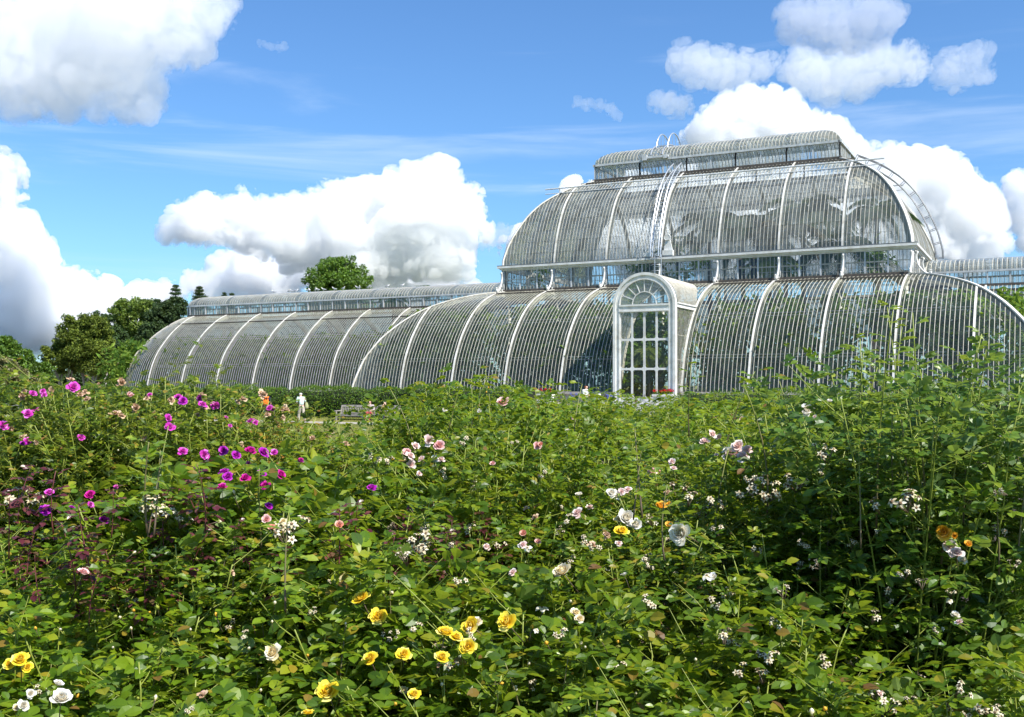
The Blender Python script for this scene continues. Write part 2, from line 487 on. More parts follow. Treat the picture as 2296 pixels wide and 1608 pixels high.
# ---- clerestory gallery under the dome
ZG0, ZG1, ZC = 8.66, 10.12, 10.42
def clere(fr, a0, a1):
    mb = MB()
    pt = lambda a, t, z: fr(np.array([a]), np.array([t]), np.array([z]))[0]
    nb = 15; w = (a1-a0)/nb
    for i in range(nb):
        s0 = a0+i*w; z0 = ZG0+.14; zm = 9.5
        for za, zb in ((z0, zm), (zm, ZG1)):
            d = rng.normal(0, .006)
            mb.add([pt(s0+.01, 0, za), pt(s0+w-.01, d, za), pt(s0+w-.01, d, zb), pt(s0+.01, 0, zb)], np.array([(0,1,2,3)]), 0)
        if i and i % 5: mb.bar(pt(s0, -.005, z0), pt(s0, -.005, ZG1), .028, .03, 1)
        if i and i % 5 == 0: mb.bar(pt(s0, -.02, z0), pt(s0, -.02, ZG1), .09, .09, 3)
    mb.bar(pt(a0, -.01, 9.5), pt(a1, -.01, 9.5), .03, .04, 1)
    mb.bar(pt(a0, 0, ZG0+.06), pt(a1, 0, ZG0+.06), .16, .17, 2)
    return mb.build('clerestory_bay', [GLASSC, BARP, RUSTM, GREYP], house)
f_cf = lambda a, t, z: np.stack([a, -DY+t, z], 1)
f_cr = lambda a, t, z: np.stack([DX-t, a, z], 1)
turn(clere(f_cf, -.5*BAY, .5*BAY))
for k in (1, 2, 3): spread(clere(f_cf, (k-.5)*BAY, (DX if k == 3 else (k+.5)*BAY)))
for k in (0, 1): spread(clere(f_cr, -DY + k*DY/2, -DY + (k+1)*DY/2))

# cornice: stepped moulding round the gallery top
mb = MB()
for z0, z1, o in ((10.12, 10.20, .10), (10.20, 10.30, .20), (10.30, 10.44, .34)):
    mb.box((-DX-o, -DY-o, z0), (DX+o, -DY+.12, z1)); mb.box((-DX-o, DY-.12, z0), (DX+o, DY+o, z1))
    mb.box((-DX-o, -DY+.121, z0), (-DX+.12, DY-.121, z1)); mb.box((DX-.12, -DY+.121, z0), (DX+o, DY-.121, z1))
mb.build('cornice', [WHITE], house)
mb = MB()
mb.box((-DX-.33, -(DY+.2)-.14, 10.45), (DX+.33, -(DY+.2)+.14, 10.50))
turn(mb.build('gutter_lining', [DSTEEL], house))

# posts with scrolled iron brackets at every rib
def bracket():
    mb = MB()
    mb.box((-.10, -.06, ZG0), (.10, .12, ZG1))
    # the curving strut (in -y outward)
    c = spline([(-1.02, .12), (-1.0, -.02), (-.82, .02), (-.55, .22), (-.34, .52), (-.24, .84), (-.22, 1.1), (-.30, 1.34)], .08)
    # c is (y, z above ZG0)
    pts = [(0, y, ZG0+z) for y, z in c]
    n = nrm(c)
    rings = []
    wd = np.interp(np.linspace(0, 1, len(c)), [0, .12, .5, .8, 1], [.08, .11, .10, .08, .10])
    for (y, z), (ny, nz), h in zip(c, n, wd):
        rings.append([(dx, y+ny*dd, ZG0+z+nz*dd) for dx, dd in ((-.06,-h/2),(.06,-h/2),(.06,h/2),(-.06,h/2))])
    mb.ring(rings)
    a = np.linspace(0, 2*PI, 13)
    mb.tube([(0, -1.0+.07*math.sin(x), ZG0+.16+.07*math.cos(x)) for x in a], .035, 6)
    mb.tube([(0, -.22+.12*math.sin(x), ZG0+.24+.17*math.cos(x)) for x in a], .022, 6)
    mb.tube([(0, -.20+.10*math.sin(x), ZG0+1.28+.10*math.cos(x)) for x in a], .03, 6)
    return mb.mesh('bracket', [WHITE], True)
bme = bracket()
for s in (-1, 1):
    for k in (-3.5, -2.5, -1.5, -.5, .5, 1.5, 2.5, 3.5):
        o = link('bracket', bme, house); o.location = (k*BAY*(DX/(3.5*BAY)) , s*DY, 0); o.rotation_euler = (0, 0, 0 if s < 0 else PI)
    for y in (-DY+.35, -DY/2, 0, DY/2, DY-.35):
        o = link('bracket', bme, house); o.location = (s*DX, y, 0); o.rotation_euler = (0, 0, PI/2*s)

# ---- dome
HDX = DX - P_D[-1,0]; HDY = DY - P_D[-1,0]
turn(panel('dome_bay', P_D, -.5*BAY, .5*BAY, f_dome, glass=GLASSD, vent=4.35))
for k in (1, 2, 3):
    spread(panel('dome_bay', P_D, (k-.5)*BAY, (DX if k == 3 else (k+.5)*BAY), f_dome, lambda a: (-1, DX-abs(a)), glass=GLASSD, vent=4.35 if k < 3 else None))
for k in (0, 1):
    a0 = -DY + k*DY/2
    spread(panel('dome_bay', P_D, a0, a0+DY/2, f_domeR, lambda a: (-1, DY-abs(a)), glass=GLASSD))
for k in (.5, 1.5): spread(rib(P_D, k*BAY, f_dome, w=.115))
spread(rib(cut(P_D, -1, DX-2.5*BAY), 2.5*BAY, f_dome, w=.115))
for y in (-DY/2, ): spread(rib(cut(P_D, -1, DY-abs(y)), y, f_domeR, w=.14))
turn(rib(P_D, 0, f_domeR, w=.14))
hip = MB()
def f_hip2(a, t, z): return np.stack([DX-t+a*.707, -DY+t+a*.707, z], 1)
sweep(hip, P_D, 0, .2, .0, .07, f_hip2, 0); sweep(hip, P_D, 0, .05, -.3, .0, f_hip2, 1)
spread(hip.build('hip_rib', [RIBW, BARP], house))
# pipe rail carrying the travelling ladder
ring = []
tR = 3.0; zR = np.interp(tR, P_D[:,0], P_D[:,1])
mb = MB()
for dz, r in ((.36, .05), (.02, .03)):
    for sy in (-1, 1): mb.tube([(-DX+tR-1.1, sy*(DY-tR+.12), zR+dz), (DX-tR+1.1, sy*(DY-tR+.12), zR+dz)], r, 8)
for x in np.linspace(-DX+tR, DX-tR, 15):
    for sy in (-1, 1): mb.bar((x, sy*(DY-tR+.1), zR-.1), (x, sy*(DY-tR+.12), zR+.36), .04)
mb.build('ladder_rail', [GREYP], house)

# ---- top lantern
ZT0, ZT1, ZT2 = 16.85, 17.98, 19.30
Q_T = np.array([(HDY - HDY*math.cos(x), ZT1+.02 + (ZT2-ZT1-.02)*math.sin(x)) for x in np.linspace(0, PI/2, 11)])
f_tl = lambda a, t, z: np.stack([a, -HDY+t, z], 1)
f_tr = lambda a, t, z: np.stack([HDX-t, a, z], 1)
n = 5
for k in range(n):
    a0 = -HDX + 2*HDX*k/n; a1 = a0 + 2*HDX/n
    spread(panel('lantern_bay', Q_T, a0, a1, f_tl, lambda a: (-1, HDX-abs(a)), nb=14, glass=GLASSD, lap=False, bw=.04), False)
    mb = MB()
    lantern_wall(mb, (a0, -HDY, 0), (a1, -HDY, 0), ZT0+.12, ZT1-.1, .28, BAY/2.2)
    mb.box((a0, -HDY-.12, ZT1-.10), (a1, -HDY+.08, ZT1+.04), 3); mb.box((a0, -HDY-.14, ZT0-.05), (a1, -HDY+.06, ZT0+.10), 2)
    spread(mb.build('lantern_wall', [GLASSD, BARP, RUSTM, GREYP], house), False)
spread(panel('lantern_bay', Q_T, -HDY, HDY, f_tr, lambda a: (-1, HDY-abs(a)), nb=20, glass=GLASSD, lap=False, bw=.04), False)
mb = MB()
lantern_wall(mb, (HDX, -HDY, 0), (HDX, HDY, 0), ZT0+.12, ZT1-.1, .28, BAY/2)
mb.box((HDX-.08, -HDY-.12, ZT1-.10), (HDX+.121, HDY+.12, ZT1+.041), 3); mb.box((HDX-.06, -HDY-.14, ZT0-.051), (HDX+.141, HDY+.14, ZT0+.101), 2)
spread(mb.build('lantern_wall', [GLASSD, BARP, RUSTM, GREYP], house), False)
mb = MB()
for y in np.linspace(-.9, .9, 3): mb.bar((-HDX+HDY, y*.0, ZT2+.02), (HDX-HDY, y*.0, ZT2+.02), .10, .06)
mb.build('ridge_cap', [GREYP], house)

# ---- stone plinth and inner floor
mb = MB()
def wall(a, b, w, z0, z1): mb.bar((a[0], a[1], (z0+z1)/2), (b[0], b[1], (z0+z1)/2), w, z1-z0)
for sy in (-1, 1):
    for x0, x1 in ((-HX, -1.95), (1.95, HX)) if sy < 0 else ((-HX, HX),):
        wall((x0, sy*HY+.1*-sy), (x1, sy*HY+.1*-sy), .5, .3, 1.62); wall((x0, sy*HY), (x1, sy*HY), .56, 1.62, 1.77)
    for sx in (-1, 1):
        wall((sx*(HX-.1), sy*7.62), (sx*(HX-.1), sy*(HY-.16)), .5, .3, 1.62); wall((sx*HX, sy*7.62), (sx*HX, sy*(HY-.29)), .56, 1.62, 1.765)
        wall((sx*HX, sy*7.52), (sx*XE, sy*7.52), .5, .3, 1.62); wall((sx*HX, sy*7.62), (sx*XE, sy*7.62), .56, 1.62, 1.77)
for sx in (-1, 1):
    for i in range(24):
        b0 = -PI/2 + PI*i/24; b1 = b0 + PI/24
        for rr, w, z0, z1 in ((7.52, .5, .3, 1.62), (7.62, .56, 1.62, 1.77)):
            wall((sx*(XE+rr*math.cos(b0)), rr*math.sin(b0)), (sx*(XE+rr*math.cos(b1)), rr*math.sin(b1)), w, z0, z1)
mb.build('plinth', [STONE], house)
SOIL_IN = paint('planting_soil', [(.3,(.03,.024,.017)),(.7,(.07,.055,.04))], scale=2, rough=.95)
mb = MB()
mb.box((-HX+.3, -HY+.3, .40), (HX-.3, HY-.3, .62)); 
for sx in (-1, 1): mb.box((min(sx*(HX-.29), sx*XE), -7.3, .39), (max(sx*(HX-.29), sx*XE), 7.3, .615))
mb.build('inner_floor', [SOIL_IN], house)

# ---- columns, gallery walkway and its railing
CREAM = paint('cream_iron', [(.3,(.52,.49,.42)),(.7,(.70,.67,.60))], scale=3, rough=.55)
cm = MB()
for z0, z1, r0, r1 in ((.62, 1.0, .16, .16), (1.0, 8.0, .11, .10), (8.0, 8.3, .10, .20), (8.3, 8.62, .20, .20)): cm.tube([(0,0,z0),(0,0,z1)], [r0, r1], 12)
cme = cm.mesh('column', [CREAM], True)
for s in (-1, 1):
    for k in (-3.5, -2.5, -1.5, -.5, .5, 1.5, 2.5, 3.5):
        o = link('column', cme, house); o.location = (k*BAY*.985, s*(DY-.3), 0)
mb = MB()
G = 1.25
for sy in (-1, 1): mb.box((-DX+.1, sy*(DY-.1-G/2)-G/2, 8.55), (DX-.1, sy*(DY-.1-G/2)+G/2, 8.68))
for sx in (-1, 1): mb.box((sx*(DX-.1-G/2)-G/2, -DY+.1+G+.002, 8.551), (sx*(DX-.1-G/2)+G/2, DY-.1-G-.002, 8.681))
mb.build('gallery_floor', [CREAM], house)
mb = MB()
xi, yi = DX-.1-G, DY-.1-G
cor = [(-xi,-yi),(xi,-yi),(xi,yi),(-xi,yi),(-xi,-yi)]
for (x0, y0), (x1, y1) in zip(cor[:-1], cor[1:]):
    for z, r in ((9.62, .03), (8.85, .02), (9.3, .014)): mb.tube([(x0,y0,z),(x1,y1,z)], r, 5)
    L = math.hypot(x1-x0, y1-y0)
    for i in range(int(L/.45)):
        t = i/int(L/.45); x = x0+(x1-x0)*t; y = y0+(y1-y0)*t
        mb.bar((x,y,8.68), (x,y,9.62), .022)
        a = np.linspace(0, 2*PI, 9)
        if i % 2: mb.tube([(x+(x1-x0)/L*.1*math.cos(q), y+(y1-y0)/L*.1*math.cos(q), 9.08+.1*math.sin(q)) for q in a], .012, 4)
mb.build('gallery_railing', [CREAM], house)

# ---- travelling ladders
def curved_ladder(P, fr, a, w, lift, rail, m=STEEL, t0=0.0, t1=99, name='roof_ladder', hand=.42):
    Q = cut(P, t0, t1); n = nrm(Q); mb = MB()
    for s in (-1, 1):
        q = Q + n*lift
        pts = fr(np.full(len(q), a+s*w/2), q[:,0], q[:,1]); mb.tube(pts, .042, 6)
        h = Q + n*(lift+hand)
        hp = fr(np.full(len(h), a+s*w/2), h[:,0], h[:,1]); mb.tube(hp, .045, 6)
        for i in range(0, len(Q), 2): mb.bar(pts[i], hp[i], .035)
    s_ = np.concatenate([[0], np.cumsum(np.linalg.norm(np.diff(Q, axis=0), axis=1))])
    for u in np.arange(.2, s_[-1], .3):
        q = np.array([[np.interp(u, s_, (Q+n*lift)[:,0]), np.interp(u, s_, (Q+n*lift)[:,1])]])
        A = fr(np.array([a-w/2]), q[:,0], q[:,1])[0]; B = fr(np.array([a+w/2]), q[:,0], q[:,1])[0]
        mb.bar(A, B, .045)
    return mb.build(name, [m], house)
LX = -2.05
curved_ladder(P_D, f_dome, LX, .55, .45, 0, t0=0, t1=4.3)
mb = MB()     # trolley at the ladder foot with winch wheel
mb.box((LX-.95, -DY-.30, 10.51), (LX+1.05, -DY+.02, 10.56)); mb.box((LX-.95, -DY-.32, 10.56), (LX-.38, -DY-.05, 10.78)); mb.box((LX+.35, -DY-.32, 10.56), (LX+1.05, -DY-.05, 10.88))
mb.add([(LX+.42,-DY-.2,10.88),(LX+1.0,-DY-.2,10.88),(LX+.78,-DY-.2,11.75),(LX+.55,-DY-.2,11.75),(LX+.42,-DY-.1,10.88),(LX+1.0,-DY-.1,10.88),(LX+.78,-DY-.1,11.75),(LX+.55,-DY-.1,11.75)],
       [(0,1,2,3),(7,6,5,4),(0,4,5,1),(1,5,6,2),(2,6,7,3),(3,7,4,0)])
a = np.linspace(0, 2*PI, 17)
mb.tube([(LX+.66+.2*math.cos(q), -DY-.25, 11.72+.2*math.sin(q)) for q in a], .035, 6); mb.tube([(LX+.66, -DY-.27, 11.72), (LX+.66, -DY-.23, 11.72)], .19, 16)
mb.build('ladder_trolley', [WHITE], house)
mb = MB()     # caged upright ladder below the cornice
for s in (-1, 1): mb.tube([(LX+.1+s*.22, -DY-.42, 8.9), (LX+.1+s*.22, -DY-.42, 10.6)], .025, 6)
for z in np.arange(9.0, 10.5, .28): mb.bar((LX-.12, -DY-.42, z), (LX+.32, -DY-.42, z), .025)
for z in (9.1, 9.5, 9.9, 10.3):
    mb.tube([(LX+.1+.38*math.cos(q), -DY-.55+.42*math.sin(q)-.1, z) for q in np.linspace(PI, 2*PI, 9)], .015, 5)
mb.build('caged_ladder', [STEEL], house)
curved_ladder(P_D, f_domeR, .9, .6, .55, 0, DSTEEL, 0.0, 4.8, hand=.45)
curved_ladder(P_D, lambda a, t, z: np.stack([-DX+t, a, z], 1), .9, .6, .40, 0, DSTEEL, 3.0, 4.9, hand=.40)
mb = MB()     # hooped ladder over the top lantern
lx = -3.9
for s in (-1, 1):
    mb.tube([(lx+s*.42, -1.75*math.cos(q), ZT2-.75+1.75*math.sin(q)*1.02) for q in np.linspace(.28, PI-.28, 18)], .045, 6)
    mb.tube([(lx+s*.42, -(HDY+.06)*math.cos(q), ZT1+.12+(ZT2-ZT1)*math.sin(q)) for q in np.linspace(.15, PI-.15, 20)], .045, 6)
    for y in (-1.2, -.6, .1, .9): 
        zt = ZT2-.75+1.02*math.sqrt(max(1.75**2-y*y, 0)); mb.bar((lx+s*.42, y, ZT2+.02), (lx+s*.42, y, zt), .028)
for q in np.linspace(.2, PI-.2, 17): mb.bar((lx-.42, -(HDY+.06)*math.cos(q), ZT1+.12+(ZT2-ZT1)*math.sin(q)), (lx+.42, -(HDY+.06)*math.cos(q), ZT1+.12+(ZT2-ZT1)*math.sin(q)), .03)
mb.build('roof_ladder', [STEEL], house)
mb = MB(); mb.box((lx-1.0, -HDY-.34, ZT1+.05), (lx+.95, -HDY-.14, ZT1+.2)); mb.box((lx-.95, -HDY-.36, ZT1-.06), (lx-.6, -HDY-.16, ZT1+.3)); mb.box((lx+.62, -HDY-.36, ZT1-.04), (lx+.85, -HDY-.16, ZT1+.22))
mb.build('ladder_trolley', [GREYP], house)

# ---- entrance porch
PY0 = -HY-1.0                 # front face of the porch in building coordinates
SB = P_A                       # where its sides meet the curved roof
def arch(r, n=32): return [(-r*math.cos(q), ZP + r*math.sin(q)) for q in np.linspace(0, PI, n)]
porch = MB()
def arch_band(mb, r0, r1, y0, y1, m=0, z0=.55):
    """upside-down U between radii r0 < r1, from floor to arch"""
    inn = [(-r0, z0)] + arch(r0) + [(r0, z0)]; out_ = [(-r1, z0)] + arch(r1) + [(r1, z0)]
    rings = [[(x, y0, z) for x, z in out_], [(x, y0, z) for x, z in inn], [(x, y1, z) for x, z in inn], [(x, y1, z) for x, z in out_], [(x, y0, z) for x, z in out_]]
    mb.ring(np.array(rings), m, close=False)
arch_band(porch, 1.50, 1.80, PY0, PY0+.22)
arch_band(porch, 1.72, 1.88, PY0-.06, PY0+.26)
arch_band(porch, 1.47, 1.54, PY0-.03, PY0+.12)
porch.box((-1.50, PY0-.02, 6.42), (1.50, PY0+.18, 6.74)); porch.box((-1.50, PY0-.06, 6.68), (1.50, PY0-.019, 6.78)); porch.box((-1.49, PY0-.05, 6.36), (1.49, PY0-.018, 6.43))
porch.box((-1.86, PY0-.09, .55), (-1.48, PY0+.1, .95)); porch.box((1.48, PY0-.09, .55), (1.86, PY0+.1, .95))
porch_o = porch.build('porch', [WHITE], house)
fan = MB()
def arc_bar(mb, r, w, q0, q1, y, n=20, m=0):
    pts = [(-r*math.cos(q), y, ZP+.06 + r*math.sin(q)) for q in np.linspace(q0, q1, n)]
    for a_, b_ in zip(pts[:-1], pts[1:]): mb.bar(a_, b_, w, w, m, up=(0,1,0))
arc_bar(fan, .72, .05, 0, PI, PY0+.06)
for q in np.linspace(0, PI, 9)[1:-1]:
    fan.bar((-.72*math.cos(q), PY0+.06, ZP+.06+.72*math.sin(q)), (-1.36*math.cos(q), PY0+.06, ZP+.06+1.36*math.sin(q)), .045, .045, 0, up=(0,1,0))
    for s in (-1, 1):
        fan.bar((-1.36*math.cos(q), PY0+.06, ZP+.06+1.36*math.sin(q)), (-1.47*math.cos(q+s*.06), PY0+.06, ZP+.06+1.47*math.sin(q+s*.06)), .04, .04, 0, up=(0,1,0))
V = [(0, PY0+.07, ZP+.06)] + [(-1.5*math.cos(q), PY0+.07, ZP+.06+1.5*math.sin(q)) for q in np.linspace(0, PI, 25)]
fan.add(V, [(0, i, i+1) for i in range(1, 25)], 1)
fan.build('fanlight', [WHITE, GLASSD], porch_o)
# doors: two leaves of two by three panes with rounded corners over a solid foot panel
def rounded(x0, x1, z0, z1, r, n=5):
    pts = []
    for cx, cz, q0 in ((x1-r, z1-r, 0), (x0+r, z1-r, PI/2), (x0+r, z0+r, PI), (x1-r, z0+r, 1.5*PI)):
        for q in np.linspace(q0, q0+PI/2, n): pts.append((cx+r*math.cos(q), cz+r*math.sin(q)))
    return pts
def door_leaf(x0, x1):
    mb = MB(); y0, y1 = PY0+.03, PY0+.10
    xs = np.linspace(x0, x1, 3); zs = [.58, 1.42, 3.08, 4.76, 6.40]
    for i in range(2):
        for j in range(4):
            a0, a1, b0, b1 = xs[i], xs[i+1], zs[j], zs[j+1]
            if j == 0:
                mb.box((a0+.002, y0, b0), (a1-.002, y1, b1-.002))
                mb.box((a0+.09, y0-.02, b0+.1), (a1-.09, y0+.01, b1-.14))
                continue
            inn = rounded(a0+.058, a1-.058, b0+.062, b1-.062, .11)
            n = len(inn)
            # outer rectangle points matched to the inner ones
            cx, cz = (a0+a1)/2, (b0+b1)/2
            outp = []
            for k, (x, z) in enumerate(inn):
                q = k // 5; t = (k % 5)/4
                c = [(a1, b1), (a0, b1), (a0, b0), (a1, b0)][q]
                if q == 0: p = (a1, z) if t < .45 else ((x, b1) if t > .55 else c)
                elif q == 1: p = (x, b1) if t < .45 else ((a0, z) if t > .55 else c)
                elif q == 2: p = (a0, z) if t < .45 else ((x, b0) if t > .55 else c)
                else: p = (x, b0) if t < .45 else ((a1, z) if t > .55 else c)
                outp.append(p)
            rings = [[(x, y0, z) for x, z in outp], [(x, y0, z) for x, z in inn], [(x, y1, z) for x, z in inn], [(x, y1, z) for x, z in outp]]
            mb.ring(np.array(rings), 0, cap=False)
            mb.add([(x, (y0+y1)/2, z) for x, z in inn], [tuple(range(n))], 1)
    o = mb.build('door', [WHITE, GLASSC], porch_o)
    h = MB(); xk = x1-.06 if x1 <= .01 else x0+.06
    h.tube([(xk, y0-.05, 1.55), (xk, y0, 1.55)], .03, 8); h.tube([(xk, y0-.05, 1.42), (xk, y0-.05, 1.68)], .016, 8)
    h.build('handle', [DSTEEL], porch_o)
    return o
door_leaf(-1.47, -.004); door_leaf(.004, 1.47)
# barrel roof and glazed cheeks of the porch
pr = MB()
nb = 40
qs = np.linspace(0, PI, nb+1)
for i in range(nb):
    for q in ():
        pass
def meet(x, z):               # depth at which the curved roof is met
    return -HY + float(np.interp(z, P_A[:,1], P_A[:,0]))
for i in range(nb):
    q0, q1 = qs[i], qs[i+1]
    a = (-RP*math.cos(q0)*.985, ZP+RP*math.sin(q0)*.985); b = (-RP*math.cos(q1)*.985, ZP+RP*math.sin(q1)*.985)
    pr.add([(a[0], PY0+.24, a[1]), (b[0], PY0+.24, b[1]), (b[0], meet(*b), b[1]), (a[0], meet(*a), a[1])], np.array([(0,1,2,3)]), 0)
y = PY0 + .5
while y < -HY + 6.6:
    seg = [(-RP*math.cos(q), y, ZP+RP*math.sin(q)) for q in np.linspace(0, PI, 41) if meet(0, ZP+RP*math.sin(q)) > y]
    # split into runs (both sides when the crown still continues)
    if len(seg) > 2: 
        for s_ in (seg,):
            cuts = [i for i in range(len(s_)-1) if abs(s_[i+1][0]-s_[i][0]) > .5]
            st = 0
            for c in cuts + [len(s_)-1]:
                if c > st: pr.tube(s_[st:c+1], .022, 4, 1)
                st = c+1
    y += .235
pr.build('porch_roof', [GLASSD, BARP], porch_o)
for s in (-1, 1):
    ck = MB(); x = s*1.84
    y0 = PY0 + .24
    ye = lambda z: meet(0, z)
    zz = np.linspace(.6, ZP-.1, 14)
    # panes as vertical strips, each cut by the curve
    yy = np.arange(y0, -HY+2.85, .24)
    def ztop(yv): return ZP-.12
    def zbot(yv): 
        t = yv + HY
        return .57 if t <= .02 else float(np.interp(t, P_A[:,0], P_A[:,1]))
    for a, b in zip(yy[:-1], yy[1:]):
        if zbot(a) < ZP-.14:
            ck.add([(x, a+.01, zbot(a)), (x, b-.01, min(zbot(b), ZP-.13)), (x, b-.01, ZP-.12), (x, a+.01, ZP-.12)], np.array([(0,1,2,3)]), 0)
            ck.bar((x, a, zbot(a)), (x, a, ZP-.12), .03, .02, 1, up=(1,0,0))
    for z in (2.2, 3.6, 5.0): ck.bar((x, y0, z), (x, min(ye(z), -HY+3), z), .02, .02, 1)
    ck.bar((x, y0, .58+.5), (x, -HY, .58+.5), .06, 1.0, 2)
    ck.bar((x+s*.03, y0-.02, ZP-.02), (x+s*.03, meet(0, ZP)+.0, ZP-.02), .10, .26, 2); ck.bar((x+s*.08, y0-.03, ZP+.09), (x+s*.08, meet(0, ZP), ZP+.09), .12, .07, 2)
    ck.build('porch_side', [GLASS, BARP, WHITE], porch_o)

# ---- gulls on the ridge
GULLW = paint('gull_white', [(.3,(.72,.72,.70)),(.7,(.82,.82,.80))], scale=8, rough=.8)
GULLG = paint('gull_grey', [(.3,(.32,.34,.37)),(.7,(.42,.44,.47))], scale=8, rough=.8)
GULLB = paint('gull_bill', [(.3,(.55,.30,.03)),(.7,(.60,.36,.05))], scale=8, rough=.6)
def loft(mb, cs, k=10, m=0):
    """cs: (x, y, z, ry, rz) cross-sections along x"""
    a = np.arange(k)*2*PI/k
    mb.ring(np.array([[(x, y+ry*math.cos(q), z+rz*math.sin(q)) for q in a] for x, y, z, ry, rz in cs]), m)
gb = MB(); loft(gb, [(-.22,0,.12,.01,.01),(-.14,0,.13,.045,.035),(0,0,.16,.075,.07),(.10,0,.20,.06,.06),(.14,0,.25,.036,.045),(.155,0,.29,.04,.04),(.19,0,.295,.03,.03),(.205,0,.29,.012,.012)])
for s in (-1, 1): gb.tube([(0,.03*s,.12),(.01,.03*s,0)], .008, 5)
gbm = gb.mesh('body', [GULLW], True)
gw = MB()
for s in (-1, 1): loft(gw, [(-.27,s*.02,.135,.012,.008),(-.12,s*.055,.165,.02,.035),(.02,s*.07,.185,.018,.045),(.09,s*.055,.20,.008,.02)], 8)
gwm = gw.mesh('wings', [GULLG], True)
gl = MB(); loft(gl, [(.20,0,.288,.013,.013),(.245,0,.28,.004,.006)], 6); glm = gl.mesh('bill', [GULLB], True)
GX = [(960,348,'white gull standing alone nearest the round end of the ridge'), (1046,343,'white gull at the head of the group along the glass ridge'), (1060,343,None), (1087,343,None), (1145,339,None), (1160,339,None), (1194,337,None), (1207,336,None), (1240,335,None),
      (1300,331,None), (1351,328,None), (1430,326,None), (1441,326,None), (1491,322,None), (1503,322,None), (1598,320,None), (1680,316,'white gull perched last along the ridge towards the dome')]
for gx, gy, lab in GX:
    p = on_y(YC, 229.6+.4*gx, 516.6+.4*gy)
    g = thing('gull', lab or 'white and grey gull perched in the row on the glass ridge', 'gull', (p[0], YC, ZL2+.05), rng.uniform(-1, 1) + (PI if rng.random() < .4 else 0), None if lab else 'gulls perched along the ridge')
    for nme, me in (('body', gbm), ('wings', gwm), ('bill', glm)): link(nme, me, g)
# ================================================================== LEAVES
def leaflets(mb, O, D, Nn, L, W, m=0, fold=.22, droop=.16, simple=False):
    """many leaf blades at once: O base, D direction, Nn upper side, L length, W width (arrays)"""
    O = np.asarray(O, float); D = np.asarray(D, float); Nn = np.asarray(Nn, float); n = len(O)
    if n == 0: return
    L = np.broadcast_to(L, (n,)).astype(float); W = np.broadcast_to(W, (n,)).astype(float)
    D = D/np.maximum(np.linalg.norm(D, axis=1, keepdims=True), 1e-9)
    Nn = Nn - D*(np.sum(Nn*D, 1, keepdims=True)); Nn /= np.maximum(np.linalg.norm(Nn, axis=1, keepdims=True), 1e-9)
    B = np.cross(Nn, D)
    if simple:
        T = np.array([(0,0,0),(.45,-.5,fold*.5),(.5,0,0),(.45,.5,fold*.5),(1,0,-droop)], float)
        F = np.array([(0,1,2),(0,2,3)]); Fq = np.array([(1,4,2),(3,2,4)]); Fs = [(np.vstack([F, Fq]))]
    else:
        rows = [(.16,.62),(.5,1.0),(.8,.62)]
        T = [(0,0,0)]
        for s, h in rows: T += [(s,-.5*h,.5*h*fold-droop*s*s),(s,0,-droop*s*s),(s,.5*h,.5*h*fold-droop*s*s)]
        T.append((1,0,-droop)); T = np.array(T, float)
        Fs = [np.array([(0,1,2),(0,2,3),(7,10,8),(8,10,9)]), np.array([(1,4,5,2),(2,5,6,3),(4,7,8,5),(5,8,9,6)])]
    k = len(T)
    V = O[:,None,:] + (T[None,:,0]*L[:,None])[:,:,None]*D[:,None,:] + (T[None,:,1]*W[:,None])[:,:,None]*B[:,None,:] + (T[None,:,2]*L[:,None])[:,:,None]*Nn[:,None,:]
    base = np.arange(n)*k + mb.n
    mb.V.append(V.reshape(-1,3)); mb.n += n*k
    for F in Fs: mb.P.append(((F[None]+base[:,None,None]).reshape(-1, F.shape[1]), m))

def unit(v): return v/np.maximum(np.linalg.norm(v, axis=-1, keepdims=True), 1e-9)
def randdir(n): return unit(rng.normal(size=(n,3)))

# ================================================================== GROUND
GRASS = None
def grassmat(name, stops, fine=26):
    m, nt, out = mat(name)
    tc = N(nt, 'ShaderNodeTexCoord')
    n1 = N(nt, 'ShaderNodeTexNoise'); n1.inputs['Scale'].default_value = .35; n1.inputs['Detail'].default_value = 5
    n2 = N(nt, 'ShaderNodeTexNoise'); n2.inputs['Scale'].default_value = fine; n2.inputs['Detail'].default_value = 6
    mp = N(nt, 'ShaderNodeMapping'); mp.inputs['Scale'].default_value = (.5, 2.2, 1); nt.links.new(tc.outputs['Object'], mp.inputs[0])
    nt.links.new(mp.outputs[0], n1.inputs['Vector']); nt.links.new(tc.outputs['Object'], n2.inputs['Vector'])
    a = N(nt, 'ShaderNodeMath', operation='MULTIPLY_ADD'); a.inputs[1].default_value = .45; nt.links.new(n2.outputs[0], a.inputs[0])
    s = N(nt, 'ShaderNodeMath', operation='MULTIPLY'); s.inputs[1].default_value = .55; nt.links.new(n1.outputs[0], s.inputs[0]); nt.links.new(s.outputs[0], a.inputs[2])
    r = ramp(nt, stops, a.outputs[0])
    b = N(nt, 'ShaderNodeBsdfPrincipled'); b.inputs['Roughness'].default_value = .9; b.inputs['Specular IOR Level'].default_value = .15
    nt.links.new(r.outputs[0], b.inputs['Base Color'])
    bp = N(nt, 'ShaderNodeBump'); bp.inputs['Strength'].default_value = .6; bp.inputs['Distance'].default_value = .04
    nt.links.new(n2.outputs[0], bp.inputs['Height']); nt.links.new(bp.outputs[0], b.inputs['Normal'])
    nt.links.new(b.outputs[0], out.inputs[0]); return m
LAWN = grassmat('lawn_grass', [(.32,(.085,.125,.025)),(.46,(.14,.17,.035)),(.56,(.22,.20,.06)),(.7,(.30,.25,.09))])
SOIL = paint('bed_soil', [(.3,(.018,.013,.009)),(.5,(.04,.028,.018)),(.7,(.075,.055,.035))], scale=9, rough=.95, bump=.8, detail=12)
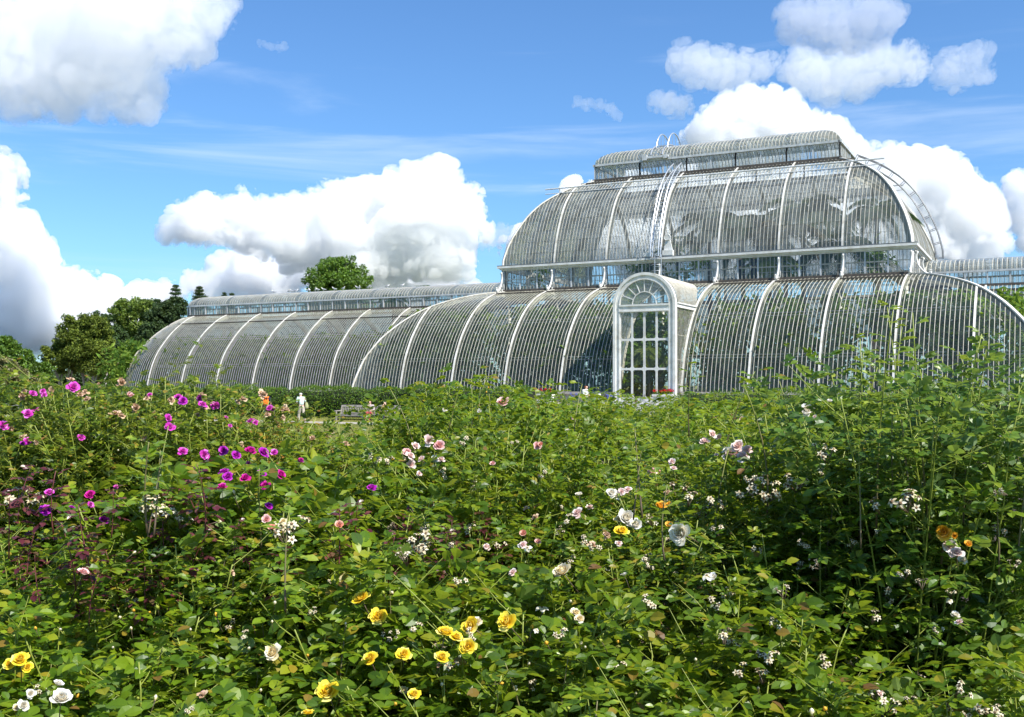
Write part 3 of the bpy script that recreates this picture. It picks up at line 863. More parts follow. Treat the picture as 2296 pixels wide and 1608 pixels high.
GRAVEL = paint('path_gravel', [(.3,(.26,.235,.19)),(.5,(.34,.31,.26)),(.7,(.40,.37,.32))], scale=14, rough=.9, bump=.3, detail=10)
def sheet(name, pts, z, m, kind='structure'):
    mb = MB(); mb.add([(x, y, z) for x, y in pts], [tuple(range(len(pts)))])
    return tag(mb.build(name, [m]), kind=kind)
g = sheet('ground', [(-900,-700),(900,-700),(900,1500),(-900,1500)], 0, LAWN)
sheet('path', [(-120,-10.1),(70,-10.1),(70,-7.7),(-120,-7.7)], .004, GRAVEL)
A_, B_, C_, D_ = at(-500,900,2.6), at(2800,900,2.6), at(2500,900,34), at(560,900,22)
sheet('rose_bed', [tuple(A_[:2]), tuple(B_[:2]), tuple(C_[:2]), tuple(at(1000,900,30)[:2]), tuple(D_[:2]), tuple(at(-300,900,14)[:2])], .008, SOIL)
# grass bank rising to the terrace the glasshouse stands on
mb = MB()
prof = [(-7.6,.0),(-6.6,.10),(-5.0,.22),(-3.9,.45),(-3.3,.55),(40,.56)]
xs = (-72, 72)
for (y0,z0),(y1,z1) in zip(prof[:-1], prof[1:]):
    mb.add([(xs[0],y0,z0),(xs[1],y0,z0),(xs[1],y1,z1),(xs[0],y1,z1)], np.array([(0,1,2,3)]), 1 if y1 > 0 else 0)
tag(mb.build('terrace', [LAWN, GRAVEL]), kind='structure')
# short grass blades and fallen yellow petals where the lawn shows between the bushes
gm = leafmat('grass_blades', [(.2,(.09,.13,.025)),(.5,(.15,.18,.04)),(.8,(.26,.23,.08)),(1,(.33,.28,.11))], trans=.25, spec=.2)
mb = MB(); n = 26000
px_ = rng.uniform(560, 900, n); d_ = rng.uniform(30, 62, n)
O = np.array([at(a, 900, b) for a, b in zip(px_, d_)]); O[:,2] = 0
ok = (O[:,1] < -10.15); O = O[ok]
D = unit(np.stack([rng.normal(0,.5,len(O)), rng.normal(0,.5,len(O)), np.ones(len(O))],1))
leaflets(mb, O, D, randdir(len(O)), rng.uniform(.04,.09,len(O)), .012, simple=True)
O = np.stack([rng.uniform(-34,-6,9000), rng.uniform(-7.6,-5.4,9000), np.zeros(9000)],1); O[:,2] = np.interp(O[:,1],[p[0] for p in prof],[p[1] for p in prof])
D = unit(np.stack([rng.normal(0,.5,len(O)), rng.normal(0,.5,len(O)), np.ones(len(O))],1))
leaflets(mb, O, D, randdir(len(O)), rng.uniform(.04,.09,len(O)), .012, simple=True)
tag(mb.build('grass', [gm]), kind='stuff')
ym = leafmat('dandelion', [(.2,(.70,.50,.02)),(.8,(.80,.62,.05))], trans=.2)
mb = MB(); n = 420
O = np.stack([rng.uniform(-32,-8,n), rng.uniform(-7.6,-6.0,n), np.zeros(n)],1); O[:,2] = np.interp(O[:,1],[p[0] for p in prof],[p[1] for p in prof])+.05
D = unit(np.stack([rng.normal(0,1,n), rng.normal(0,1,n), np.full(n,.3)],1))
leaflets(mb, O, D, np.tile([0,0,1.],(n,1)), .05, .05, simple=True)
tag(mb.build('yellow_lawn_flowers', [ym]), kind='stuff')

# ================================================================== HEDGES
HEDGE_L = leafmat('hedge_leaf', [(.1,(.045,.115,.008)),(.45,(.080,.170,.010)),(.75,(.125,.225,.013)),(.95,(.19,.28,.02))], back=(.10,.18,.02), rough=.42, trans=.3, spec=.35)
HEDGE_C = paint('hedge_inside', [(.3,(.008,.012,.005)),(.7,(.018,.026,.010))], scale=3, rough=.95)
def hedge(name, label, x0, x1, yf, yb, z0, z1, n, lo=.07, hi=.14, round_end=0):
    root = thing(name, label, 'hedge', ((x0+x1)/2, (yf+yb)/2, z0))
    cx, cy = (x0+x1)/2, (yf+yb)/2
    mb = MB()
    hw = (yb-yf)/2
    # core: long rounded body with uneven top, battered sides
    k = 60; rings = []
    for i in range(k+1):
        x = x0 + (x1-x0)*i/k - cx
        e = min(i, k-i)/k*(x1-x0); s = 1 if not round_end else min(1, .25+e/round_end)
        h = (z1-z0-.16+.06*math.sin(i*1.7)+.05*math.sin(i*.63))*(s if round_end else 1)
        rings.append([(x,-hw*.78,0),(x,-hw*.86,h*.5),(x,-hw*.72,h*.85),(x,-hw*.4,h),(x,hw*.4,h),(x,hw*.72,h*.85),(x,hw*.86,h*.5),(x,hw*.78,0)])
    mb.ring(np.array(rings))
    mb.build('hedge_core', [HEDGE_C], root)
    # leaf shell
    x = rng.uniform(x0, x1, n)-cx
    q = rng.random(n)
    # walk over the front, the shoulder and the top of the section
    sec = np.array([(-hw*.80,0.0),(-hw*1.0,.35),(-hw*1.04,.62),(-hw*.92,.82),(-hw*.55,.97),(0,1.0),(hw*.55,.97),(hw*.92,.82),(hw*1.04,.6)])
    seg = np.concatenate([[0], np.cumsum(np.hypot(np.diff(sec[:,0]), np.diff(sec[:,1]*(z1-z0))))]); seg /= seg[-1]
    y = np.interp(q, seg, sec[:,0]); zz = np.interp(q, seg, sec[:,1])
    lump = .10*np.sin(x*.9+1.3)+.07*np.sin(x*2.3)+.06*np.sin(x*5.1+y*3)
    if round_end:
        e = np.minimum(x+cx-x0, x1-x-cx); s = np.clip(.35+.65*np.sqrt(np.clip(e/round_end,0,1)), 0, 1)
    else: s = 1
    Z = zz*(z1-z0)*s + lump*zz
    O = np.stack([x, y, Z],1)
    nrmv = unit(np.stack([np.zeros(n), y/hw, np.clip((zz-.55)*3, -.2, 2)],1))
    O += nrmv*rng.normal(-.03,.06,(n,1))
    D = unit(randdir(n)*.9 + nrmv*.55 + np.array([0,0,.1]))
    Nn = unit(nrmv*.8 + np.array([0,0,.55]) + rng.normal(0,.5,(n,3)))
    Ln = rng.uniform(lo, hi, n)
    leaflets(mb2 := MB(), O, D, Nn, Ln, Ln*.52, simple=True, droop=.1)
    mb2.build('foliage', [HEDGE_L], root)
    return root
hedge('hedge', 'long clipped laurel hedge behind the walking man and the benches', -76, -5.4, -5.5, -3.7, .16, 1.98, 78000)
hedge('hedge', 'clipped box hedge by the geraniums under the domed centre, tall shrub before it', 2.3, 30, -6.2, -4.2, .10, 1.82, 36000, .05, .10, round_end=2.2)

# ================================================================== FLOWER BEDS BY THE PLINTH
RED = petalmat('geranium_red', [(.2,(.55,.008,.012)),(.6,(.70,.012,.015)),(.9,(.62,.03,.03))])
BLUE = petalmat('agapanthus_blue', [(.2,(.09,.11,.45)),(.6,(.16,.19,.58)),(.9,(.28,.32,.70))])
TERR = paint('planter_white', [(.3,(.62,.60,.55)),(.7,(.76,.75,.71))], scale=5, rough=.7)
def planter(label, x, y, w):
    root = thing('planter', label, 'planter', (x, y, .55))
    mb = MB(); mb.box((-w/2,-.22,0),(w/2,.22,.98)); mb.box((-w/2-.05,-.27,.98),(w/2+.05,.27,1.10)); mb.box((-w/2-.03,-.25,0),(w/2+.03,.25,.10))
    mb.build('box', [TERR], root)
    n = 260; O = np.stack([rng.uniform(-w/2,w/2,n), rng.uniform(-.22,.22,n), rng.uniform(1.08,1.22,n)],1)
    leaflets(lv := MB(), O, unit(randdir(n)+[0,0,.4]), np.tile([0,0,1.],(n,1)), .10, .09, simple=True); lv.build('foliage', [HEDGE_L], root)
    n = 420; c = np.stack([rng.uniform(-w/2,w/2,14), rng.uniform(-.2,.2,14), rng.uniform(1.22,1.36,14)],1)
    O = c[rng.integers(0,14,n)] + randdir(n)*.06
    leaflets(bl := MB(), O, unit(randdir(n)+[0,0,.3]), randdir(n), .05, .05, simple=True); bl.build('blooms', [RED], root)
for lab, px_, w in (('white box of red geraniums beside the porch door', 1488, 1.1), ('white box of red geraniums before the curved glass, away from the door', 1216, 1.3)):
    p = on_y(-1.75, px_, 875); planter(lab, p[0], -1.75, w)
def agapanthus(label, x, y, group=None):
    root = thing('agapanthus', label, 'plant', (x, y, .55), 0, group)
    n = 60; az = rng.uniform(0,2*PI,n); D = np.stack([np.cos(az),np.sin(az),rng.uniform(.6,1.6,n)],1)
    leaflets(lv := MB(), np.zeros((n,3))+rng.normal(0,.05,(n,3))*[1,1,0], D, np.tile([0,0,1.],(n,1)), rng.uniform(.35,.6,n), .03, droop=.5); lv.build('foliage', [HEDGE_L], root)
    st = MB(); bl = MB()
    for i in range(6):
        p = np.array([rng.normal(0,.22), rng.normal(0,.15), rng.uniform(.85,1.12)]); st.tube([p*[.4,.4,0], p], .008, 5)
        m_ = 34; dd = randdir(m_); leaflets(bl, p+dd*.03, dd, randdir(m_), .06, .03, simple=True)
    st.build('stem', [HEDGE_L], root); bl.build('blooms', [BLUE], root)
for px_ in (1288, 1300, 1352, 1366, 1372, 1890, 1905, 308, 316):
    p = on_y(-1.3 if px_ > 600 else 6.2, px_, 880)
    agapanthus('blue agapanthus flowering against the stone plinth', p[0], p[1], 'blue agapanthus along the plinth')

# ================================================================== BENCHES
TEAK = paint('weathered_teak', [(.3,(.19,.17,.145)),(.5,(.29,.265,.23)),(.7,(.38,.35,.31))], scale=5, rough=.85, stretch=(1,1,6), detail=9)
PLAQ = paint('bronze_plaque', [(.3,(.02,.02,.02)),(.7,(.05,.045,.04))], scale=20, rough=.4)
def bench(label, x, y, z=0, w=1.95, rz=0):
    root = thing('park_bench', label, 'bench', (x, y, z), rz)
    for s in (-1, 1):
        mb = MB(); mb.box((s*w/2-.035,-.30,0),(s*w/2+.035,-.23,.60)); mb.build('leg', [TEAK], root)
        mb = MB(); mb.bar((s*w/2,.24,0),(s*w/2,.22,.44),.07,.07); mb.bar((s*w/2,.22,.44),(s*w/2,.34,.95),.075,.07); mb.build('leg', [TEAK], root)
        mb = MB(); mb.box((s*w/2-.05,-.37,.60),(s*w/2+.05,.22,.65)); mb.tube([(s*w/2-.05,-.35,.60),(s*w/2+.05,-.35,.60)], .035, 8); mb.build('armrest', [TEAK], root)
        mb = MB(); mb.box((s*w/2-.02,-.225,.10),(s*w/2+.02,.205,.16)); mb.build('stretcher', [TEAK], root)
    mb = MB()
    for i in range(6): mb.box((-w/2+.04,-.29+i*.085,.415),(w/2-.04,-.29+i*.085+.07,.44))
    mb.box((-w/2+.036,-.285,.315),(w/2-.036,-.245,.412)); mb.box((-w/2+.036,.16,.32),(w/2-.036,.20,.412))
    for s in (-1,1):
        mb.add([(s*(w/2-.036),-.28,.314),(s*(w/2-.20),-.28,.314),(s*(w/2-.036),-.28,.20),(s*(w/2-.036),-.25,.314),(s*(w/2-.20),-.25,.314),(s*(w/2-.036),-.25,.20)], [(0,1,2),(5,4,3),(0,3,4,1),(1,4,5,2),(2,5,3,0)])
    mb.build('seat', [TEAK], root)
    mb = MB()
    mb.bar((-w/2+.036,.335,.90),(w/2-.036,.335,.90),.045,.13,up=(0,.2,1)); mb.bar((-w/2+.036,.235,.50),(w/2-.036,.235,.50),.04,.07)
    for i in range(15):
        xx = -w/2+.13 + (w-.26)*i/14; mb.bar((xx,.24,.53),(xx,.325,.85),.055,.018,up=(0,1,0))
    mb.build('backrest', [TEAK], root)
    mb = MB(); mb.box((-.08,.305,.885),(.08,.3115,.93)); mb.build('plaque', [PLAQ], root)
    return root
def gnd(px, d): 
    p = at(px, 900, d); return p[0], p[1]
bx, by = gnd(790, 62.2); bench('weathered grey teak bench standing empty with a dark plaque', bx, by, .01)
b2x = bx + 2.12; bench('weathered grey teak bench the woman in red trousers sits on', b2x, by+.02, .01)
bx3, by3 = gnd(12, 66.0); bench('weathered grey teak bench seen over the purple rose bushes by the hedge end', bx3, by3, .02, 2.3)

# ================================================================== PEOPLE
def skinmat(name, c): return paint(name, [(.3,tuple(v*.92 for v in c)),(.7,c)], scale=20, rough=.6)
SKIN = skinmat('skin', (.52,.30,.21)); SKINP = skinmat('pale_skin', (.60,.37,.28))
def cloth(name, c): return paint(name, [(.3,tuple(v*.82 for v in c)),(.7,c)], scale=12, rough=.9, bump=.35)
def skin_obj(name, joints, edges, m, parent, sub=2):
    """one continuous surface grown round a joint skeleton; joints: (x,y,z,radius)"""
    me = bpy.data.meshes.new(name); me.from_pydata([j[:3] for j in joints], edges, []); me.materials.append(m)
    o = link(name, me, parent)
    md = o.modifiers.new('Skin', 'SKIN'); md.use_smooth_shade = True
    if not me.skin_vertices: 
        pass
    sv = me.skin_vertices[0].data
    for i, j in enumerate(joints):
        r = j[3]; sv[i].radius = (r, r) if not isinstance(r, tuple) else r
        sv[i].use_root = (i == 0)
    sb = o.modifiers.new('Subdiv', 'SUBSURF'); sb.levels = sub; sb.render_levels = sub
    dg = bpy.context.evaluated_depsgraph_get(); dg.update()
    nm = bpy.data.meshes.new_from_object(o.evaluated_get(dg)); nm.name = name
    o.modifiers.clear(); o.data = nm
    if not nm.materials: nm.materials.append(m)
    for p in nm.polygons: p.use_smooth = True
    return o

def figure(root, P, skin, parts, h=1.75):
    """P: joint positions; parts: list of (name, material, which)"""
    J = P
    # body: pelvis root, spine, neck, head, arms with fingers, legs
    names = ['pelvis','waist','chest','neck','head','crown','shL','elL','wrL','hdL','shR','elR','wrR','hdR','hpL','knL','anL','toL','hpR','knR','anR','toR']
    rad = dict(pelvis=.125,waist=.11,chest=.135,neck=.052,head=.088,crown=.072,shL=.056,elL=.042,wrL=.028,hdL=.034,shR=.056,elR=.042,wrR=.028,hdR=.034,
               hpL=.085,knL=.056,anL=.038,toL=.032,hpR=.085,knR=.056,anR=.038,toR=.032)
    jl = [(*J[k], rad[k]) for k in names]; ix = {k:i for i,k in enumerate(names)}
    E = [('pelvis','waist'),('waist','chest'),('chest','neck'),('neck','head'),('head','crown')]
    for s in 'LR': E += [('chest','sh'+s),('sh'+s,'el'+s),('el'+s,'wr'+s),('wr'+s,'hd'+s),('pelvis','hp'+s),('hp'+s,'kn'+s),('kn'+s,'an'+s),('an'+s,'to'+s)]
    edges = [(ix[a],ix[b]) for a,b in E]
    # fingers and a thumb on each hand, a nose on the face
    for s in 'LR':
        w = np.array(J['wr'+s]); hd = np.array(J['hd'+s]); d = unit(hd-w); side = unit(np.cross(d, (0.3,1,.2))); up_ = np.cross(side, d)
        for q, ln in ((-1.5,.055),(-.5,.066),(.5,.06),(1.5,.048)):
            a = hd + side*q*.014 + d*.01; b = a + d*ln*.6 + up_*.006; c = b + d*ln*.4 + up_*.02
            i0 = len(jl); jl += [(*b,.009),(*c,.008)]; edges += [(ix['hd'+s], i0),(i0,i0+1)]
        a = w + d*.025 + side*.04 + up_*.015; i0 = len(jl); jl += [(*a,.011),(*(a+d*.035+side*.008),.009)]; edges += [(ix['wr'+s], i0),(i0,i0+1)]
    face = np.array(J['face']); hd = np.array(J['head']); i0 = len(jl); jl.append((*(hd+face*.105),.014)); edges.append((ix['head'], i0))
    skin_obj('body', jl, edges, skin, root, 1)
    for nm, m, kind in parts:
        if kind == 'top':
            js = [(*J['pelvis'][:2], J['pelvis'][2]+.02, .15),(*J['waist'],.138),(*J['chest'],.168),(*(np.array(J['chest'])*.35+np.array(J['neck'])*.65),.09)]
            es = [(0,1),(1,2),(2,3)]
            for s in 'LR':
                i0 = len(js); e = np.array(J['el'+s]); a = np.array(J['sh'+s]); w = np.array(J['wr'+s])
                js += [(*a,.078),(*e,.066)]; es += [(2,i0),(i0,i0+1)]
            skin_obj(nm, js, es, m, root, 2)
        elif kind == 'long':
            js = [(*J['pelvis'][:2], J['pelvis'][2]+.02, .15),(*J['waist'],.138),(*J['chest'],.168),(*(np.array(J['chest'])*.35+np.array(J['neck'])*.65),.09)]
            es = [(0,1),(1,2),(2,3)]
            for s in 'LR':
                i0 = len(js); e = np.array(J['el'+s]); a = np.array(J['sh'+s]); w = np.array(J['wr'+s])
                js += [(*a,.078),(*e,.062),(*(e*.25+w*.75),.048)]; es += [(2,i0),(i0,i0+1),(i0+1,i0+2)]
            skin_obj(nm, js, es, m, root, 2)
        elif kind == 'legs':
            js = [(*J['pelvis'][:2], J['pelvis'][2]+.06, .15),(*J['pelvis'],.15)]; es = [(0,1)]
            for s in 'LR':
                i0 = len(js); js += [(*J['hp'+s],.115),(*J['kn'+s],.085),(*J['an'+s],.075)]; es += [(1,i0),(i0,i0+1),(i0+1,i0+2)]
            skin_obj(nm, js, es, m, root, 2)
        elif kind == 'shoes':
            for s in 'LR':
                a = np.array(J['an'+s]); t = np.array(J['to'+s]); skin_obj(nm, [(*(a*.8+t*.2-[0,0,.02]),.05),(*t,.042)], [(0,1)], m, root, 2)
        elif kind == 'hair':
            hd = np.array(J['head']); cr = np.array(J['crown']); f = np.array(J['face'])
            skin_obj(nm, [(*(cr-f*.02),.085),(*(hd-f*.035+[0,0,.03]),.10),(*(hd-f*.06-[0,0,.05]),.07)], [(0,1),(1,2)], m, root, 2)
        elif kind == 'longhair':
            hd = np.array(J['head']); cr = np.array(J['crown']); f = np.array(J['face'])
            skin_obj(nm, [(*(cr-f*.02),.088),(*(hd-f*.04+[0,0,.02]),.105),(*(hd-f*.06-[0,0,.12]),.08),(*(hd-f*.04-[0,0,.24]),.055)], [(0,1),(1,2),(2,3)], m, root, 2)
def stand(face, lean=0, stride=.0, turn=0, armL=None, armR=None, h=1.75):
    """joint positions for a standing or walking figure facing the unit vector face (xy)"""
    f = np.array([face[0], face[1], 0.]); f /= np.linalg.norm(f); l = np.array([-f[1], f[0], 0.]); u = np.array([0,0,1.])
    k = h/1.75
    P = {}
    v = lambda fw, lf, up: tuple((f*fw+l*lf+u*up)*k)
    P['pelvis']=v(0,0,.93); P['waist']=v(lean*.25,0,1.10); P['chest']=v(lean*.6,0,1.32); P['neck']=v(lean*.95,0,1.50); P['head']=v(lean*1.2+.02,0,1.60); P['crown']=v(lean*1.25,0,1.69)
    for s, sg in (('L',1),('R',-1)):
        P['sh'+s]=v(lean*.8,sg*.19,1.41)
        a = armL if s=='L' else armR
        if a == 'front': P['el'+s]=v(lean*.6+.02,sg*.27,1.15); P['wr'+s]=v(.22,sg*.16,1.09); P['hd'+s]=v(.30,sg*.11,1.11)
        elif a == 'chin': P['el'+s]=v(.16,sg*.22,1.16); P['wr'+s]=v(.20,sg*.08,1.42); P['hd'+s]=v(.17,sg*.05,1.50)
        else: P['el'+s]=v(lean*.3-.03,sg*.25,1.14); P['wr'+s]=v(.05,sg*.26,.90); P['hd'+s]=v(.07,sg*.26,.81)
        st = stride*sg
        P['hp'+s]=v(0,sg*.095,.88); P['kn'+s]=v(st*.5+.03,sg*.10,.49); P['an'+s]=v(st if st>0 else st-.06,sg*.10,.09 if st>=0 else .15); P['to'+s]=v((st if st>0 else st-.06)+(.13 if st>=0 else .08),sg*.11,.035 if st>=0 else .05)
    P['face']=tuple(f)
    return P
def person(label, x, y, z, P, skin, parts):
    root = thing('person', label, 'person', (x, y, z)); figure(root, P, skin, parts); return root
# elderly man walking away along the path, head bowed, bag on his shoulder
SHIRT = cloth('pale_mint_cotton', (.50,.66,.62)); SLACK = cloth('beige_cotton', (.44,.39,.32)); SHOE = cloth('brown_leather', (.045,.03,.022))
WHAIR = cloth('white_hair', (.72,.71,.69)); BAGM = cloth('olive_canvas', (.32,.33,.16)); BELT = cloth('black_belt', (.02,.02,.02))
mx, my = gnd(676, 60.6)
man = person('elderly man with white hair in pale mint shirt and beige trousers walking along the path', mx, my, .006,
   stand((-.86,.42), .10, .20, armL='front', armR='front', h=1.76), SKINP, [('shirt',SHIRT,'top'),('trousers',SLACK,'legs'),('shoe',SHOE,'shoes'),('hair',WHAIR,'hair')])
skin_obj('belt', [(-.01,0,1.0,.153),(-.012,0,1.035,.150)], [(0,1)], BELT, man, 2)
f_ = unit(np.array([-.86,.42,0.])); l_ = np.array([-f_[1], f_[0], 0.])
bag = thing('shoulder_bag', 'olive canvas bag hanging from the walking man', 'bag', (mx, my, 0))
c_ = -l_*.27 - f_*.10
skin_obj('pouch', [(*(c_+[0,0,1.18]),.05),(*(c_+[0,0,1.02]),(.11)),(*(c_-f_*.02+[0,0,.86]),.13),(*(c_-f_*.02+[0,0,.78]),.09)], [(0,1),(1,2),(2,3)], BAGM, bag, 2)
sb = MB(); sb.tube([tuple(c_+[0,0,1.15]), tuple(-l_*.21-f_*.10+[0,0,1.40]), tuple(-l_*.17+[0,0,1.50]), tuple(-l_*.2+f_*.12+[0,0,1.36]), tuple(c_+f_*.15+[0,0,1.1])], .014, 5); sb.build('strap', [BAGM], bag)
# person with the orange backpack
NAVY = cloth('navy_cotton', (.018,.022,.045)); GREYT = cloth('grey_green_cloth', (.16,.19,.18)); DHAIR = cloth('dark_brown_hair', (.035,.018,.012)); ORANGE = paint('orange_nylon', [(.3,(.78,.13,.006)),(.7,(.88,.19,.01))], scale=9, rough=.6, bump=.3); BLACKN = cloth('black_nylon', (.02,.02,.022))
ox, oy = gnd(597, 62.0)
per = person('person with dark curly hair in navy top and grey trousers walking by the hedge', ox, oy, .006,
   stand((-.55,.83), .02, .12, h=1.74), SKIN, [('top',NAVY,'top'),('trousers',GREYT,'legs'),('shoe',SHOE,'shoes'),('hair',DHAIR,'hair')])
bp = thing('backpack', 'bright orange roll top backpack worn by the person in navy', 'backpack', (ox, oy, 0))
f_ = unit(np.array([-.55,.83,0.])); l_ = np.array([-f_[1], f_[0], 0.])
Mx = np.eye(4); Mx[:3,0] = -l_; Mx[:3,1] = f_; Mx[:3,2] = (0,0,1); Mx[:3,3] = -f_*.24
def rbox(mb, rings, m=0): mb.ring(np.array(rings), m)
def rsec(w, d, z, k=12, p=.5):
    a = np.arange(k)*2*PI/k; c = np.cos(a); s = np.sin(a)
    return np.stack([w*np.sign(c)*abs(c)**p, d*np.sign(s)*abs(s)**p, np.full(k, z)],1) @ Mx[:3,:3].T + Mx[:3,3]
mb = MB(); rbox(mb, [rsec(.13,.07,1.00),rsec(.17,.09,1.03),rsec(.175,.095,1.15),rsec(.155,.085,1.30),rsec(.14,.07,1.36)]); mb.build('pack', [ORANGE], bp, True)
mb = MB(); rbox(mb, [rsec(.14,.06,1.37),rsec(.17,.055,1.42),rsec(.19,.04,1.47),rsec(.18,.02,1.49)]); mb.build('roll_top', [ORANGE], bp, True)
mb = MB(); 
for s in (-.05,.06): mb.bar(tuple(Mx[:3,:3]@np.array([s,-.10,1.29])+Mx[:3,3]), tuple(Mx[:3,:3]@np.array([s,-.065,1.47])+Mx[:3,3]), .022, .012)
mb.bar(tuple(Mx[:3,:3]@np.array([-.13,-.085,1.36])+Mx[:3,3]), tuple(Mx[:3,:3]@np.array([.13,-.085,1.36])+Mx[:3,3]), .05, .014)
mb.build('strap', [BLACKN], bp)
# woman on the second bench, legs down, hand at her chin
def sit(face, h=1.65, armL=None, armR='chin'):
    P = stand(face, 0, 0, h=h, armL='front', armR='chin'); f = unit(np.array([face[0],face[1],0.])); l = np.array([-f[1], f[0], 0.])
    dz = .48 - .86
    for k in list(P):
        if k != 'face': P[k] = tuple(np.array(P[k]) + [0,0,dz])
    for s, sg in (('L',1),('R',-1)):
        P['hp'+s] = tuple(l*sg*.09+[0,0,.50]); P['kn'+s] = tuple(f*.42+l*sg*.11+[0,0,.50]); P['an'+s] = tuple(f*.47+l*sg*.10+[0,0,.10]); P['to'+s] = tuple(f*.59+l*sg*.11+[0,0,.045])
    return P
BLOUSE = cloth('grey_pink_cotton', (.42,.36,.35)); REDT = cloth('crimson_cotton', (.36,.02,.06)); BHAIR = cloth('brown_hair', (.07,.035,.02))
wx, wy = gnd(838, 62.0)
person('woman with long brown hair in grey blouse and crimson trousers seated on the bench', wx, by+.04, .01, sit((.25,-.97)), SKINP, [('blouse',BLOUSE,'long'),('trousers',REDT,'legs'),('shoe',SHOE,'shoes'),('hair',BHAIR,'longhair')])
PALEB = cloth('pale_blue_cotton', (.42,.48,.58)); GHAIR = cloth('grey_hair', (.4,.38,.36))
person('person in pale blue top half hidden by rose sprays on the same bench', wx+1.05, by+.04, .01, sit((.1,-.99), 1.6), SKINP, [('top',PALEB,'long'),('trousers',NAVY,'legs'),('shoe',SHOE,'shoes'),('hair',GHAIR,'hair')])
# woman with red hair by the porch
WTEE = cloth('white_cotton', (.78,.78,.77)); AUB = cloth('auburn_hair', (.25,.07,.02)); PATT = cloth('grey_patterned_cloth', (.16,.16,.17))
w2 = on_y(-3.2, 1313, 900)
person('young woman with auburn hair and white tee standing near the porch', w2[0], -3.2, .55, stand((.97,-.2), .03, 0, armL='front', armR='front', h=1.62), SKINP, [('shirt',WTEE,'top'),('trousers',PATT,'legs'),('shoe',SHOE,'shoes'),('hair',AUB,'hair')])
# pushchair draped with a white cloth
w3 = on_y(-3.1, 1343, 900)
pc = thing('pushchair', 'dark pushchair with a white cloth thrown over it beside the porch', 'pushchair', (w3[0], -3.1, .55))
mb = MB()
for s in (-.22,.22):
    mb.tube([(-.35,s,.12),(.10,s,.55),(.40,s,1.0)], .018, 6); mb.tube([(.30,s,.10),(-.05,s,.55)], .018, 6)
mb.tube([(.40,-.22,1.0),(.40,.22,1.0)], .02, 6); mb.build('frame', [BLACKN], pc)
for xx in (-.35,.30):
    for s in (-.25,.25):
        a = np.linspace(0,2*PI,13); wmb = MB(); wmb.tube([(xx+.11*math.cos(q),s,.12+.11*math.sin(q)) for q in a], .02, 6); wmb.build('wheel', [BLACKN], pc)
mb = MB(); rings = []
for i, t in enumerate(np.linspace(0,1,7)):
    rings.append([(-.05+.36*math.cos(q)*(.35+.65*t)*(1+.1*math.sin(5*q+i)), .27*math.sin(q)*(.35+.65*t)*(1+.1*math.cos(4*q)), 1.12-.55*t-.04*math.sin(6*q)*t) for q in np.linspace(0,2*PI,24,endpoint=False)])
mb.ring(np.array(rings)); mb.build('cloth', [WTEE], pc, True)
# two visitors on the gallery under the dome
for px_, lab, f, m in ((1658,'visitor in dark jacket with a bag, seen through the gallery glass','x',NAVY),(1690,'visitor in black with arms folded on the gallery railing','y',BLACKN)):
    p = on_y(8.35, px_, 610)
    person(lab, p[0], 8.35, 8.69, stand((.5,.85) if f=='x' else (-.2,.97), .06, 0, armL='front', armR='front', h=1.72), SKIN, [('jacket',m,'long'),('trousers',BLACKN if f=='x' else NAVY,'legs'),('shoe',SHOE,'shoes'),('hair',DHAIR,'hair')])
# ================================================================== TREES BEYOND
def treecrown(blobs, n, lo, hi, spread=.35, up=.3, seed=0):
    """leaf clumps through the volume of overlapping lobes; blobs: (x,y,z,rx,rz)"""
    b = np.array(blobs, float); w = b[:,3]**2*b[:,4]; w /= w.sum()
    # sub-lobes on the lobes give light and dark clumps
    k = rng.choice(len(b), size=max(30, n//70), p=w)
    dirs = randdir(len(k)); rad = rng.uniform(.55, 1.0, len(k))**.6
    C = b[k,:3] + dirs*np.stack([b[k,3]]*2+[b[k,4]],1)*rad[:,None]
    S = b[k,3]*rng.uniform(.14,.30,len(k))
    j = rng.integers(0, len(C), n)
    dd = randdir(n)
    O = C[j] + dd*S[j][:,None]*rng.uniform(.2,1,(n,1))**.5*np.array([1.15,1.15,.75])
    D = unit(dd*.6 + randdir(n)*.8 + [0,0,-.1]); Nn = unit(dd*.5+[0,0,up+.5]+rng.normal(0,.45,(n,3)))
    L = rng.uniform(lo, hi, n)
    mb = MB(); leaflets(mb, O, D, Nn, L, L*.6, simple=True, droop=.15); return mb
def limbs(mb, base, tips, r0, m=0):
    base = np.array(base, float)
    for t in tips:
        t = np.array(t, float); mid = base*.45+t*.55 + np.array([0,0,.10])*np.linalg.norm(t-base) + rng.normal(0,.04,3)*np.linalg.norm(t-base)
        pts = [base*(1-s)**2+2*mid*s*(1-s)+t*s*s for s in np.linspace(0,1,8)]
        mb.tube(pts, np.linspace(r0, r0*.22, 8), 6, m)
BARK = paint('bark', [(.3,(.06,.048,.038)),(.6,(.13,.11,.09)),(.8,(.22,.20,.175))], scale=4, rough=.95, bump=.5, stretch=(1,1,.25))
BARKP = paint('pale_bark', [(.3,(.16,.14,.12)),(.6,(.30,.28,.25)),(.8,(.40,.38,.35))], scale=4, rough=.9, bump=.4, stretch=(1,1,.25))
T_DARK = leafmat('conifer_leaf', [(.1,(.022,.045,.016)),(.5,(.038,.072,.022)),(.9,(.064,.105,.028))], trans=.12, rough=.6, spec=.25, patch=.35)
T_BLUE = leafmat('pine_leaf', [(.1,(.028,.060,.026)),(.5,(.048,.092,.036)),(.9,(.082,.135,.048))], trans=.12, rough=.6, spec=.25, patch=.35)
T_YEW = leafmat('yew_leaf', [(.1,(.042,.066,.008)),(.5,(.085,.118,.012)),(.9,(.145,.180,.020))], trans=.15, rough=.6, spec=.25, patch=.4)
T_LIME = leafmat('lime_leaf', [(.1,(.060,.105,.014)),(.5,(.110,.165,.022)),(.9,(.18,.24,.035))], trans=.25, patch=.3)
